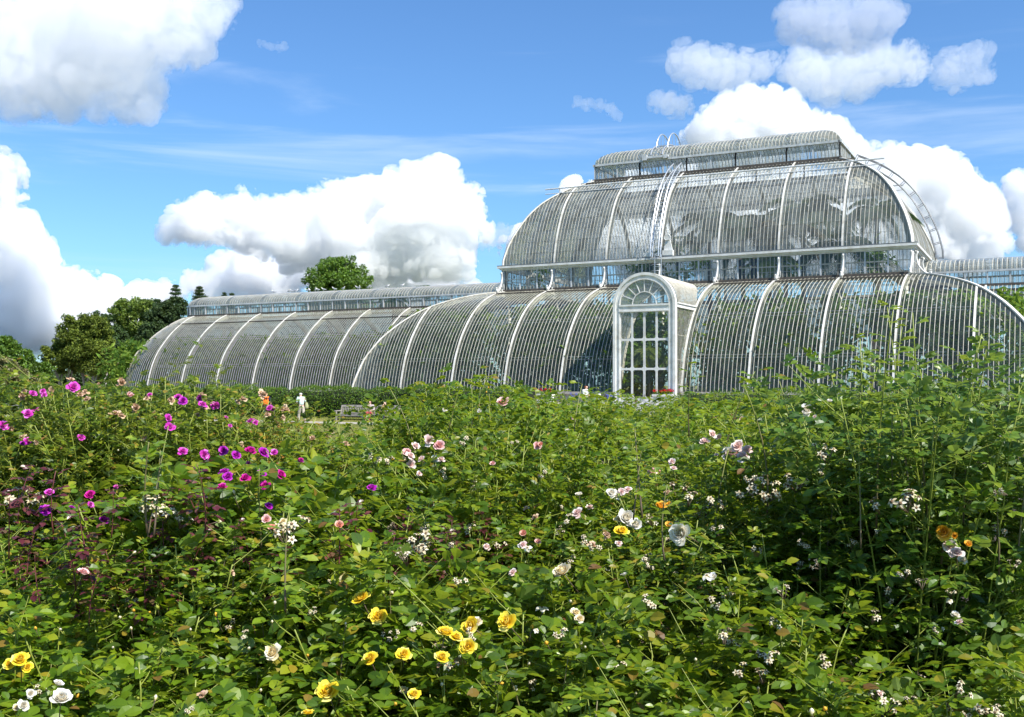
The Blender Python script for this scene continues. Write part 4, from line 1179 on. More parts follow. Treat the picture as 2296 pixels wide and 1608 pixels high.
T_MID = leafmat('oak_leaf', [(.1,(.036,.085,.008)),(.5,(.070,.140,.012)),(.9,(.125,.21,.02))], trans=.25, patch=.3)
T_TAN = leafmat('faded_leaf', [(.1,(.08,.085,.03)),(.5,(.14,.13,.045)),(.9,(.20,.17,.07))], trans=.2, patch=.5)
def tree(name, label, px, d, py_top, lobes, n, lo, hi, m, bark=BARK, trunk=.3, group=None, nlimb=7):
    """lobes in pixels: (px, py, r_px_x, r_px_y), hung on real trunks at distance d"""
    p = at(px, 900, d); root = thing(name, label, 'tree', (p[0], p[1], 0), 0, group)
    k = d/F_PX; bl = []
    for lx, ly, rx, ry in lobes:
        q = at(lx, ly, d + rng.uniform(-.5,.5)*rx*k*1.2) - np.array([p[0], p[1], 0]); bl.append((*q, rx*k, ry*k))
    treecrown(bl, n, lo, hi).build('crown', [m], root)
    mb = MB()
    top = max(b[2]+b[4] for b in bl)
    mb.tube([(0,0,-.1),(.1,0,top*.2),(-.05,.1,top*.45),(.1,0,top*.75)], [trunk*1.25, trunk, trunk*.75, trunk*.25], 8)
    limbs(mb, (0,0,top*.25), [b[:3] for b in bl[:nlimb]], trunk*.5)
    mb.build('trunk', [bark], root)
    return root
tree('broadleaf_tree', 'round bright green tree rising behind the glass ridge', 760, 150, 577, [(760,612,38,34),(722,622,34,26),(800,622,32,26),(740,598,26,18),(775,592,28,18),(705,632,26,20),(816,634,24,18),(760,640,60,26),(760,680,70,40)], 36000, .20, .42, T_MID, trunk=.5)
tree('broadleaf_tree', 'small treetop just showing over the glass ridge near the dome', 952, 160, 632, [(953,641,8,7),(945,645,8,6),(962,646,9,7),(952,655,24,14)], 3500, .18, .36, T_MID, trunk=.25)
def pine(label, px, d, top, base, w, m=T_BLUE, n=5200):
    p = at(px, 900, d); root = thing('pine_tree', label, 'tree', (p[0], p[1], 0)); k = d/F_PX
    zt = CAMZ + (HOR-top)*k; zb = CAMZ + (HOR-base)*k; W = w*k
    mb = MB(); O = []; D = []; nb = 0; br = MB()
    br.tube([(0,0,-.1),(0,0,zb),(0,0,zt-.3)], [.34,.26,.04], 8)
    levels = np.linspace(zb, zt-.4, 15)
    for i, z in enumerate(levels):
        f = 1-(z-zb)/(zt-zb); rr = W*(.05+1.2*f**1.1)*rng.uniform(.55,1.15)
        for a in np.arange(0, 2*PI, 2*PI/rng.integers(5,8)) + rng.uniform(0,6):
            L = rr*rng.uniform(.6,1.1); tip = np.array([math.cos(a)*L, math.sin(a)*L, z+L*rng.uniform(.05,.38)])
            br.tube([(0,0,z),tuple(tip*[.5,.5,0]+[0,0,z+.1*L]),tuple(tip)], [.06,.04,.015], 5)
            m_ = max(10, n//90); t = rng.uniform(.25,1.0,m_)
            base_ = np.array([0,0,z])*(1-t[:,None]) + tip*t[:,None]
            O.append(base_ + rng.normal(0,.10*L+.05,(m_,3))*[1,1,.55]); D.append(unit(tip-[0,0,z] + rng.normal(0,.8,(m_,3))*L + [0,0,.5*L]))
    O = np.concatenate(O); D = np.concatenate(D); leaflets(mb, O, D, randdir(len(O)), rng.uniform(.14,.32,len(O)), rng.uniform(.05,.10,len(O)), simple=True)
    mb.build('crown', [m], root); br.build('trunk', [BARK], root)
pine('tall blue green pine standing over the end of the glass wing', 394, 128, 636, 770, 50, n=9000)
pine('dark pine whose tip shows just above the start of the glass lantern', 447, 138, 640, 750, 46, T_DARK, n=8000)
pine('pointed pine top peeping over the ridge close to the dark pine', 503, 150, 653, 740, 30, T_DARK, 4000)
pine('smallest pine top peeping over the ridge', 520, 152, 655, 740, 24, T_DARK, 4000)
pine('broad pine beside the yellow green tree', 352, 124, 668, 800, 50, n=9000)
tree('broadleaf_tree', 'yellow green tree with hanging branches between the pines and the dark conifers', 300, 132, 672, [(292,690,34,22),(322,695,30,24),(268,700,22,26),(305,720,40,26),(325,745,28,30),(285,740,26,26),(310,790,44,40)], 26000, .2, .42, T_LIME, trunk=.4)
tree('conifer_tree', 'dark blue green conifer in the shade behind the many stemmed yew', 236, 122, 700, [(225,712,22,14),(240,730,26,24),(255,765,34,34),(235,790,40,36),(270,815,36,36),(250,845,46,26)], 20000, .2, .42, T_DARK, trunk=.4)
tree('conifer_tree', 'dark pine mass rising against the round end of the glasshouse', 330, 118, 680, [(362,720,34,34),(345,760,36,36),(330,800,36,40),(380,700,28,26),(310,840,30,26),(400,690,22,22)], 22000, .18, .4, T_DARK, trunk=.4)
tree('willow_tree', 'drooping grey green tree low against the glasshouse end', 268, 110, 800, [(265,815,26,16),(245,835,28,18),(285,840,22,20),(255,860,34,14)], 9000, .14, .3, T_TAN, trunk=.22)
# many-stemmed yew
yd = 108; p = at(175, 900, yd); yew = thing('yew_tree', 'large olive brown yew with several pale bare stems', 'tree', (p[0], p[1], 0)); k = yd/F_PX
bl = []
for lx, ly, rx, ry in [(175,722,30,18),(205,730,34,22),(160,745,28,22),(185,755,46,26),(222,760,32,28),(140,765,22,18),(150,785,34,24),(195,788,44,26),(230,795,28,26),(118,785,22,14),(125,805,30,18),(165,808,36,18),(210,822,34,20),(238,830,22,18),(150,825,26,12),(110,812,14,10)]:
    q = at(lx, ly, yd+rng.uniform(-.6,.6)*rx*k)-np.array([p[0],p[1],0]); bl.append((*q, rx*k, ry*k))
treecrown(bl, 46000, .13, .32).build('crown', [T_YEW], yew)
mb = MB()
for s, tips in (((-.5,0),((150,790),(125,790),(165,760))),((.3,.3),((180,770),(200,760),(172,735))),((1.0,-.2),((222,790),(232,810),(215,760))),((-.9,-.4),((112,800),(122,812),(140,800))),((1.6,0),((245,820),(236,832),(252,838)))):
    b0 = np.array([s[0], s[1], 0]); mid = b0*[2.2,1,0]+[0,0,1.6]
    mb.tube([tuple(b0), tuple(b0*1.4+[0,0,.8]), tuple(mid)], [.2,.16,.13], 8)
    for tx, ty in tips: limbs(mb, mid, [at(tx, ty, yd)-np.array([p[0],p[1],0])], .11)
mb.build('stem', [BARKP], yew)
tree('broadleaf_tree', 'fresh green tree at the edge of the garden past the yew', 12, 100, 752, [(10,785,30,26),(40,800,30,22),(20,765,18,12),(-20,790,34,30),(30,830,34,26),(60,815,18,14)], 18000, .16, .34, T_MID, trunk=.28)
tree('shrub', 'sandy brown faded shrub in front of the fresh green tree', 20, 92, 800, [(10,825,26,22),(35,845,30,18),(-10,850,34,20),(60,855,22,12)], 11000, .12, .28, T_TAN, trunk=.16)
tree('shrub', 'dark green shrub between the sandy shrub and the yew', 85, 104, 800, [(75,835,22,22),(98,845,22,20),(60,850,20,16),(105,828,16,16)], 11000, .13, .3, T_MID, trunk=.2)
tree('conifer_tree', 'shadowy evergreen low behind the yew stems', 190, 116, 820, [(170,850,40,24),(215,855,40,22),(130,855,34,20)], 12000, .18, .38, T_DARK, trunk=.2)

# ================================================================== INSIDE THE GLASSHOUSE
I_GRN = leafmat('jungle_leaf', [(.1,(.045,.105,.014)),(.5,(.090,.175,.022)),(.8,(.15,.25,.03)),(1,(.26,.34,.05))], rough=.65, trans=.42, tcol=(.35,.50,.05), patch=.5, spec=.2)
I_YEL = leafmat('banana_leaf', [(.1,(.10,.16,.03)),(.6,(.17,.24,.04)),(1,(.30,.33,.08))], rough=.4, trans=.35)
PALM_L = leafmat('palm_leaf', [(.1,(.024,.055,.022)),(.6,(.045,.092,.032)),(1,(.09,.14,.04))], rough=.45, trans=.2)
PALM_B = leafmat('dry_palm_leaf', [(.1,(.11,.07,.03)),(.6,(.17,.115,.05)),(1,(.24,.17,.08))], rough=.7, trans=.2)
PALM_Y = leafmat('young_palm_leaf', [(.1,(.10,.16,.02)),(.6,(.20,.26,.04)),(1,(.32,.36,.08))], rough=.45, trans=.35)
mb = MB(); O = []
def scatter(n, x0, x1, ycent, hw, prof, zmax):
    x = rng.uniform(x0, x1, n); t = rng.uniform(.9, hw, n); s = np.sign(rng.random(n)-.35)
    zt = np.interp(t, prof[:,0], prof[:,1])
    z = .7 + (np.minimum(zt-.5, zmax)-.7)*rng.random(n)**.8
    # thickets and gaps
    dens = np.sin(x*.83+t*.5)+np.sin(x*1.9+1.7)+np.sin(x*.31+z*.4)+.9*np.sin(z*1.1+x*2.7)
    keep = dens > rng.uniform(-2.4, 1.6, n)
    return x[keep], (t)[keep], z[keep], s[keep]
for (x0, x1, hw, n, zmax, front) in ((-19.5, 19.5, 7.2, 46000, 7.4, -HY), (-55, -20.5, 7.3, 46000, 6.2, -7.62), (20.5, 44, 7.3, 9000, 6.4, -7.62)):
    x, t, z, s = scatter(n, x0, x1, 0, hw, P_A, zmax)
    ok = ~((abs(x) < 2.6) & (t < 6.2) & (front == -HY))
    x, t, z = x[ok], t[ok], z[ok]
    O.append(np.stack([x, YC+front+t, z], 1))
O = np.concatenate(O); n = len(O)
L = rng.uniform(.22, .75, n)
leaflets(mb, O, unit(randdir(n)+[0,0,-.15]), unit(randdir(n)*.8+[0,-.25,.7]), L, L*.45, simple=True, droop=.25)
tag(mb.build('jungle_foliage', [I_GRN]), kind='stuff')

def palm(label, x, y, z0, zc, fl, nf=16, m=PALM_L, fan=False, droop=.75, tr=.16, lw=.05):
    root = thing('palm', label, 'palm', (x, y, z0)); H = zc-z0
    mb = MB(); mb.tube([(0,0,0),(.1,0,H*.4),(.0,.1,H*.8),(.05,0,H)], [tr*1.3,tr,tr*.9,tr*.8], 8); mb.build('trunk', [BARK], root)
    cr = MB(); st = []
    for i in range(nf):
        az = i*2.399+rng.uniform(-.3,.3); el = rng.uniform(-.15,1.15); L = fl*rng.uniform(.8,1.1)
        h = np.array([math.cos(az), math.sin(az), 0])
        s = np.linspace(0,1,9); pts = np.array([0.05,0,H]) + np.outer(s*L*math.cos(el*.8), h) + np.outer(s*L*math.sin(el)-droop*L*s*s, [0,0,1])
        cr.tube(pts, np.linspace(.028,.008,9), 4)
        if fan:
            tip = pts[5]; k = 18; a = np.linspace(-1.5,1.5,k); tdir = unit(pts[6]-pts[4]); sd = unit(np.cross(tdir,[0,0,1.]))
            Dd = np.cos(a)[:,None]*tdir + np.sin(a)[:,None]*sd
            leaflets(cr, np.tile(tip,(k,1)), Dd, np.tile(np.cross(sd,tdir),(k,1)), fl*.42, .07, droop=.2)
        else:
            k = 34; u = np.linspace(.14,1,k); P_ = np.stack([np.interp(u, s, pts[:,j]) for j in range(3)],1); tg = unit(np.gradient(P_, axis=0)); sd = unit(np.cross(tg, np.tile([0,0,1.],(k,1))))
            LL = fl*.30*np.sin(np.clip(u*2.6+.35,0,PI))+.08
            for sg in (-1,1): leaflets(cr, P_, tg*.75+sd*sg*.9+[0,0,-.25], np.cross(sd,tg)+rng.normal(0,.1,(k,3)), LL, lw, simple=True, droop=.18)
    cr.build('crown', [m], root); return root
def palm_at(label, px, py, Y, fl, z0=.62, **kw):
    p = on_y(Y, px, py); return palm(label, p[0], Y, z0, p[2], fl, **kw)
palm_at('fan palm with an open crown under the dome', 1520, 548, 13.5, 1.9, fan=True, nf=15)
palm_at('large feather palm reaching across the middle of the dome', 1665, 520, 15.5, 4.4, nf=20)
palm_at('tall feather palm with a dense dark crown in the dome', 1800, 470, 16.5, 4.2, nf=22)
palm_at('brown fronded palm low in the dome', 1760, 520, 13.0, 3.0, nf=16, m=PALM_B)
palm_at('palm with bare trunk under the end of the dome', 1965, 470, 13.6, 2.8, nf=18)
palm_at('golden green palm behind the gallery railing', 1725, 590, 12.5, 2.6, nf=14, m=PALM_Y)
palm_at('dark feather palm behind the dome end', 1880, 545, 17.5, 3.6, nf=18)
palm_at('small palm near the foot of the roof ladder', 1455, 600, 13.0, 1.6, nf=14)
palm_at('thin palm deep in the transept behind the ladder', 1590, 500, 19.5, 3.2, nf=16)
palm_at('narrow leaved palm seen through the porch doors', 1452, 790, 4.2, 1.35, nf=22, m=PALM_Y, tr=.09, droop=.9, lw=.04)
palm_at('feather palm under the curved glass, third bay from the porch', 1160, 740, 6.0, 1.8, nf=14, m=PALM_Y, tr=.08)
palm_at('feather palm crowding the glass next to the porch', 1330, 760, 4.6, 1.6, nf=14, tr=.08)
palm_at('palm under the wing glass near the transept', 745, 770, 14.0, 2.2, nf=14, m=PALM_Y, tr=.1)
palm_at('palm half way along the wing', 620, 790, 14.0, 2.0, nf=14, tr=.1)
palm_at('dark crown filling the lantern over the wing', 880, 672, 15.2, 1.7, nf=20, tr=.12)
# broad-leaved plants just inside the clerestory and behind the doors
def leafy(label, px, py, Y, r, zb, m=I_GRN, n=260, lo=.25, hi=.5, wide=.4):
    p = on_y(Y, px, py); root = thing('tropical_shrub', label, 'plant', (p[0], Y, zb))
    h = p[2]-zb; k = max(6, n//26); C = np.stack([rng.normal(0,r*.5,k), rng.normal(0,r*.4,k), h+rng.normal(0,r*.4,k)],1)
    st = MB()
    for c in C: st.tube([(0,0,0),tuple(c*[.3,.3,.6]),tuple(c)], [.035,.025,.012], 5)
    st.build('stem', [BARK], root)
    j = rng.integers(0,k,n); O = C[j]+rng.normal(0,r*.14,(n,3)); L = rng.uniform(lo,hi,n)
    lv = MB(); leaflets(lv, O, unit(randdir(n)*[1,1,.6]+[0,0,.1]), unit(rng.normal(0,.4,(n,3))+[0,0,1]), L, L*wide, droop=.4); lv.build('foliage', [m], root)
leafy('leafy shrub behind the clerestory above the porch', 1440, 610, 12.2, 1.3, .62)
leafy('broad dark shrub behind the clerestory between porch and bracket', 1545, 606, 12.6, 1.6, .62)
leafy('leafy shrub showing at the end of the clerestory', 1185, 610, 12.6, 1.2, .62)
leafy('dense shrub behind the gallery railing near the dome corner', 1955, 590, 12.4, 1.5, .62)
leafy('large leaved plant at the foot of the palm behind the porch doors', 1415, 850, 3.6, .9, .62, n=200, lo=.3, hi=.6, wide=.5)
leafy('dark shrub deep behind the porch doors', 1480, 760, 6.5, 1.3, .62, n=420)
leafy('glossy shrub filling the space above the porch palm', 1425, 745, 7.0, 1.3, .62, n=420)
leafy('tall shrub closing the view behind the porch doors', 1455, 830, 7.2, 1.8, .62, n=620)
leafy('pale banana plant against the glass beyond the porch', 1600, 800, 2.2, .7, .62, m=I_YEL, n=46, lo=.5, hi=.95, wide=.3)
leafy('yellowing plant against the glass before the porch', 1168, 800, 2.4, .9, .62, m=I_YEL, n=60, lo=.25, hi=.5)
# ================================================================== ROSES
ROSE_L = leafmat('rose_leaf', [(.0,(.036,.082,.006)),(.30,(.070,.140,.007)),(.60,(.120,.200,.008)),(.84,(.185,.265,.011)),(.94,(.25,.28,.016)),(.98,(.28,.21,.02)),(1,(.16,.07,.03))], back=(.125,.185,.035), rough=.42, trans=.44, tcol=(.42,.52,.012), spec=.42)
ROSE_LD = leafmat('dark_rose_leaf', [(.0,(.028,.072,.012)),(.4,(.055,.120,.014)),(.75,(.100,.185,.016)),(.95,(.17,.25,.02)),(1,(.24,.28,.025))], back=(.14,.21,.07), rough=.40, trans=.42, tcol=(.30,.42,.03), spec=.5)
ROSE_LY = leafmat('rugosa_leaf', [(.0,(.042,.084,.006)),(.35,(.085,.145,.008)),(.65,(.150,.210,.010)),(.88,(.23,.27,.013)),(.95,(.30,.24,.03)),(1,(.24,.10,.03))], back=(.10,.145,.05), rough=.45, trans=.44, tcol=(.40,.48,.02), spec=.4)
ROSE_GOLD = leafmat('autumn_rose_leaf', [(.0,(.10,.12,.015)),(.4,(.28,.20,.02)),(.7,(.38,.23,.03)),(.9,(.30,.12,.03)),(1,(.16,.07,.03))], back=(.30,.22,.08), rough=.5, trans=.34, tcol=(.5,.36,.03), spec=.3)
ROSE_RED = leafmat('red_young_leaf', [(.0,(.055,.012,.018)),(.45,(.10,.022,.030)),(.75,(.13,.045,.035)),(1,(.10,.075,.03))], back=(.13,.06,.075), rough=.34, trans=.25, tcol=(.30,.03,.05), spec=.55)
ROSE_LIME = leafmat('fresh_rose_leaf', [(.0,(.10,.17,.018)),(.5,(.17,.25,.025)),(1,(.26,.32,.035))], back=(.17,.23,.06), rough=.38, trans=.36, tcol=(.42,.52,.03), spec=.5)
DRYL = leafmat('dry_rose_leaf', [(.0,(.12,.085,.03)),(.5,(.20,.145,.06)),(.8,(.17,.16,.045)),(1,(.10,.12,.03))], rough=.7, trans=.2, spec=.2)
def stemmat(name, lo, hi):
    m, nt, out = mat(name); tc = N(nt, 'ShaderNodeTexCoord'); sp = N(nt, 'ShaderNodeSeparateXYZ'); nt.links.new(tc.outputs['Object'], sp.inputs[0])
    no = N(nt, 'ShaderNodeTexNoise'); no.inputs['Scale'].default_value = 5; nt.links.new(tc.outputs['Object'], no.inputs['Vector'])
    a = N(nt, 'ShaderNodeMath', operation='MULTIPLY_ADD'); a.inputs[1].default_value = .8; nt.links.new(no.outputs[0], a.inputs[0]); nt.links.new(sp.outputs['Z'], a.inputs[2])
    r = ramp(nt, [(.45,lo),(1.0,hi)], a.outputs[0])
    b = N(nt, 'ShaderNodeBsdfPrincipled'); b.inputs['Roughness'].default_value = .5; nt.links.new(r.outputs[0], b.inputs['Base Color']); nt.links.new(b.outputs[0], out.inputs[0]); return m
STEM = stemmat('rose_stem', (.12,.085,.055), (.20,.24,.035))
STEMR = paint('red_stem', [(.3,(.10,.02,.025)),(.7,(.15,.05,.04))], scale=8, rough=.45)

def compound(mb, O, D, Nn, ll, m=0, n5=True, petm=None):
    """pinnate rose leaves: a stalk with five leaflets"""
    n = len(O)
    if n == 0: return
    D = unit(D); Nn = unit(Nn - D*np.sum(Nn*D,1,keepdims=True)); B = np.cross(Nn, D)
    ll = np.broadcast_to(ll, (n,)).astype(float)
    sag = np.array([0,0,-1.])
    spec = [(.62, 58, .80, 1),(.62,-58,.80,1),(1.28,48,.98,1),(1.28,-48,.98,1),(1.62,0,1.12,1)]
    for s, ang, k, _ in spec:
        a = R(ang) + rng.normal(0,.16,n)
        d = D*np.cos(a)[:,None] + B*np.sin(a)[:,None] + sag*(.10*s) + rng.normal(0,.09,(n,3))
        o = O + D*(ll*s)[:,None] + sag*(ll*.10*s*s)[:,None]
        L = ll*k*rng.uniform(.85,1.12,n)
        leaflets(mb, o, d, Nn + rng.normal(0,.22,(n,3)), L, L*rng.uniform(.62,.76,n), m)

def bush_geo(H, rad, ncane, nshoot, ll, nleaf=6, low=.28, droopy=.0, open_=.0):
    """a rose bush: canes from the crown of the root, side shoots, leaves up the shoots"""
    lv, st = MB(), MB()
    O, D, Nn, LL = [], [], [], []
    tips = []
    for c in range(ncane):
        az = c*2.399 + rng.uniform(-.4,.4); rr = rad*math.sqrt(rng.uniform(.02,1)); h = H*rng.uniform(.80,1.0)*(1-.15*(rr/rad)**2)
        a = np.array([math.cos(az), math.sin(az), 0]); b0 = a*rng.uniform(.02,.14)
        p1 = b0 + a*rr*.25 + [0,0,h*.55]; p2 = a*rr + np.array([0,0,h])
        s = np.linspace(0,1,9)[:,None]; pts = b0*(1-s)**2 + 2*p1*s*(1-s) + p2*s*s
        pts += np.cumsum(rng.normal(0,.008,pts.shape),0)
        st.tube(pts, np.linspace(.0062,.0028,9), 5); tips.append(pts[-1])
        for k in range(nshoot):
            u = low + (1-low)*(k+rng.uniform(.1,.9))/nshoot
            o = np.array([np.interp(u, s[:,0], pts[:,j]) for j in range(3)])
            az2 = az + rng.normal(0,1.1) if rng.random()<.7 else rng.uniform(0,2*PI)
            L = rng.uniform(.14,.36)*(1.1-.35*u)*(H/1.1)**.4
            d = np.array([math.cos(az2), math.sin(az2), rng.uniform(.35,1.1)-droopy]); d /= np.linalg.norm(d)
            e = o + d*L; mid = o + d*L*.5 + np.array([0,0,-.02+.03*rng.random()])
            st.tube([o,mid,e], [.0026,.0021,.0014], 4, cap=False)
            m = max(2, int(nleaf*rng.uniform(.7,1.2)))
            t = (np.arange(m)+.6)/m; P_ = o*(1-t[:,None])**2 + 2*mid*(t*(1-t))[:,None] + e*(t*t)[:,None]
            la = az2 + np.arange(m)*2.3 + rng.uniform(0,6); 
            dd = np.stack([np.cos(la), np.sin(la), rng.uniform(-.15,.65,m)],1) + d*.45
            O.append(P_); D.append(dd); Nn.append(np.tile([0,0,1.],(m,1)) + rng.normal(0,.30,(m,3)) + dd*[.25,.25,0]); LL.append(ll*rng.uniform(.72,1.15,m)*(1.05-.2*u))
    compound(lv, np.concatenate(O), np.concatenate(D), np.concatenate(Nn), np.concatenate(LL))
    return lv, st, tips
PROTO = {}
def proto(kind, i, *a, leaf=None, **k):
    lv, st, tips = bush_geo(*a, **k)
    PROTO.setdefault(kind, []).append((lv.mesh('foliage', [leaf]), st.mesh('stem', [STEM], True), float(np.percentile(np.concatenate(lv.V)[:,2], 99.6)), a[1]))
for i in range(4): proto('tea', i, 1.15, .52, 12, 8, .071, leaf=ROSE_L, nleaf=5)            # knee-high hybrid teas in the nearest rows
for i in range(4): proto('tall', i, 1.75, .72, 15, 10, .053, leaf=ROSE_L, nleaf=6, low=.25)   # shoulder-high shrub roses
for i in range(3): proto('rugosa', i, 2.0, .85, 26, 13, .044, leaf=ROSE_LY, nleaf=7, low=.18)
for i in range(2): proto('dark', i, 2.25, .85, 17, 11, .058, leaf=ROSE_LD, nleaf=7, low=.12, droopy=.1)
for i in range(1): proto('gold', i, 1.55, .55, 18, 10, .032, leaf=ROSE_GOLD, nleaf=6, low=.2)
for i in range(1): proto('dry', i, 1.2, .6, 20, 9, .026, leaf=DRYL, nleaf=5, low=.2)
FLIM = {}
def far_copy(kind): pass

BUSH = []
def bush(kind, px, d, ytop, label, group=None, w=1.0, v=None, cat='rose bush'):
    p = at(px, 900, d); H = max(.55, CAMZ + (HOR-ytop)/F_PX*d)
    lst = PROTO[kind]; me_l, me_s, h0, r0 = lst[rng.integers(len(lst)) if v is None else v]
    root = thing('rose_bush', label, cat, (p[0], p[1], 0), rng.uniform(0, 2*PI), group)
    sz = H/h0; sx = (sz*.5+.5)*w
    for nm, me in (('foliage', me_l), ('stem', me_s)):
        o = link(nm, me, root); o.scale = (sx, sx, sz)
    BUSH.append((root, px, d, H)); return root

# --- the purple rugosa thicket at the path side
L_ = 'rugosa rose thicket with purple blooms'
for px, d, yt, lab in ((20,7.9,885,'rugosa rose bush with purple blooms at the bench end of the thicket'),(95,7.5,862,'rugosa rose bush with a pair of purple blooms and brown seed heads on top'),
      (175,7.9,840,'tallest rugosa rose bush, one large purple bloom at its very top'),(262,7.6,850,'rugosa rose bush with dried brown heads before the round end of the glasshouse'),
      (345,7.9,872,'rugosa rose bush with bare brown gaps in its lower leaves'),(425,7.6,868,'rugosa rose bush with purple blooms before the middle of the wing'),(500,8.0,876,'rugosa rose bush with purple blooms and pale spent heads below the wing'),
      (560,7.8,922,'rugosa rose bush turning yellow beside the person in navy')):
    bush('rugosa', px, d, yt, lab)
bush('gold', 612, 8.0, 922, 'golden yellow autumn coloured rose bush at the end of the purple thicket')
bush('gold', 585, 8.5, 930, 'rose bush with bronze and golden leaves behind the yellowing end of the thicket', w=.8)
bush('rugosa', -70, 8.2, 900, 'rugosa rose bush cut off by the picture edge next to the purple thicket')
for px, d, yt in ((60,9.2,905),(200,9.3,890),(320,9.3,905),(450,9.2,905),(540,9.4,925)):
    bush('rugosa', px, d, yt, 'rugosa rose bush in the row behind the purple thicket', 'back row of the purple thicket')
bush('dry', 700, 11.5, 985, 'dried brown shrub rose at the lawn edge with withered leaves')
bush('dry', 655, 10.6, 975, 'small withered rose bush between the golden bush and the lawn', w=.9)
# --- crimson purple gallica clump in the middle of the view
for px, d, yt, lab in ((470,6.5,1030,'low rose bush with magenta blooms below the rugosa thicket'),(560,6.3,1005,'rose bush crowded with magenta double blooms in front of the lawn'),(640,6.2,1015,'rose bush with crimson purple blooms beside the lawn opening'),
      (720,6.5,1020,'rose bush with long drooping leaves under the lawn opening'),(810,6.4,1040,'rose bush with a single violet bloom at its flank'),(390,6.4,1060,'low rose bush with one tall bare budded stem')):
    bush('tea', px, d, yt, lab, w=1.15)
# --- tall blush pink shrub roses in front of the wing and porch
for px, d, yt, lab in ((905,7.6,925,'blush pink shrub rose with a cluster of pale blooms low on its flank'),(960,8.0,895,'tall shrub rose with seed heads on thin shoots before the transept'),(1035,8.2,862,'tall shrub rose with buds reaching over the hedge line'),
      (1110,8.0,850,'tallest pink shrub rose, a big pink bloom at its crown'),(1190,8.4,880,'green shrub rose below the geranium box'),(1255,8.3,890,'shrub rose with budded tips in front of the auburn haired woman'),
      (1000,6.9,960,'shrub rose with glossy leaves carrying blush clusters'),(1090,6.8,950,'shrub rose with scattered pale pink blooms'),(1180,6.9,965,'shrub rose with one salmon bloom below the porch'),(1270,7.0,985,'shrub rose with a few faded pink blooms')):
    bush('tall', px, d, yt, lab, w=.95)
# --- big dark shrub rose beside the camera
for px, d, yt, lab in ((2040,5.6,790,'very tall dark leaved shrub rose with upright shoots before the glass'),(2150,5.6,815,'very tall dark leaved shrub rose with shaded hollow below'),(2270,6.0,815,'very tall dark leaved shrub rose at the picture edge'),
      (1965,6.2,840,'tall dark leaved shrub rose with long arching shoots'),(2120,6.5,800,'dark leaved shrub rose behind the tallest shoots')):
    bush('dark', px, d, yt, lab, w=1.0)
bush('tall', 1890, 6.3, 900, 'shrub rose with a white bloom between the hedge and the dark shrub')
bush('tall', 1800, 6.9, 895, 'shrub rose with russet young leaves near the white bloom')
# --- the rest of the bed, row by row
def top_at(px, d):
    h = np.interp(d, [3.4,3.9,4.5,5.2,6.0,7.0,8.5,12,30], [.90,1.02,1.20,1.42,1.62,1.75,1.93,2.02,2.0])
    if px < 660: h = min(h, np.interp(d, [3.4,4.2,5.0,5.8,7.0], [.95,1.08,1.22,1.45,1.5]))
    if px < 880 and d > 7: h = min(h, CAMZ - (1012-HOR)/F_PX*d + rng.uniform(-.15,.05))
    if d > 8:
        yl = np.interp(px, [600,860,900,1150,1260,1300,1375,1400,1480,1560,1900,2400],[1012,1005,900,890,886,893,893,908,900,888,884,884])
        h = min(h, CAMZ - (yl-HOR)/F_PX*d)
    return h
zone = {
 'yellow': ('low yellow rose bush in the front row of the bed', 'front row of yellow rose bushes'),
 'red': ('rose bush with dark red young shoots in the second row of the bed', 'rose bushes with red young shoots'),
 'mid': ('leafy green rose bush in the middle of the bed', 'leafy rose bushes in the middle of the bed'),
 'spent': ('green rose bush with withered cream flower heads', 'rose bushes with withered heads'),
 'far': ('leafy rose bush in the far rows towards the porch and hedge', 'rose bushes in the far rows of the bed')}
rows = [3.55,4.2,4.9,5.7,6.6,7.6,8.9,10.4,12.2,14.4,17,20,23.5]
for ri, d in enumerate(rows):
    step = .62 if d < 5 else (.74 if d < 8 else (1.0 if d < 11 else 1.35))
    pstep = step/d*F_PX
    px = -160 + rng.uniform(0, pstep)
    while px < 2460:
        dd = d*rng.uniform(.95,1.05); skip = False
        if d > 6.0 and px < 640: skip = True                    # the rugosa thicket stands here
        if d > 5.9 and px < 860 and d < 7: skip = True
        if d > 16.5 and px < 900: skip = True                   # the lawn shows here
        if d > 9.5 and px < 610: skip = True
        if px > 1935 and d > 4.6: skip = True                   # the dark shrub
        if 850 < px < 1300 and 6.2 < d < 8.7: skip = True       # the pink shrubs
        if d > 21 and (px < 1000 or px > 1950): skip = True
        if not skip:
            h = top_at(px, dd)*rng.uniform(.92,1.06); yt = HOR + (CAMZ-h)/dd*F_PX
            z = 'yellow' if d < 4.6 and px < 1430 else 'red' if d < 6 and px < 1000 else 'spent' if d < 6 else 'mid' if d < 9.5 else 'far'
            bush('tea' if d < 5.4 else 'tall', px, dd, yt, *zone[z], w=1.08 if d < 9 else 1.25)
        px += pstep*rng.uniform(.85,1.15)

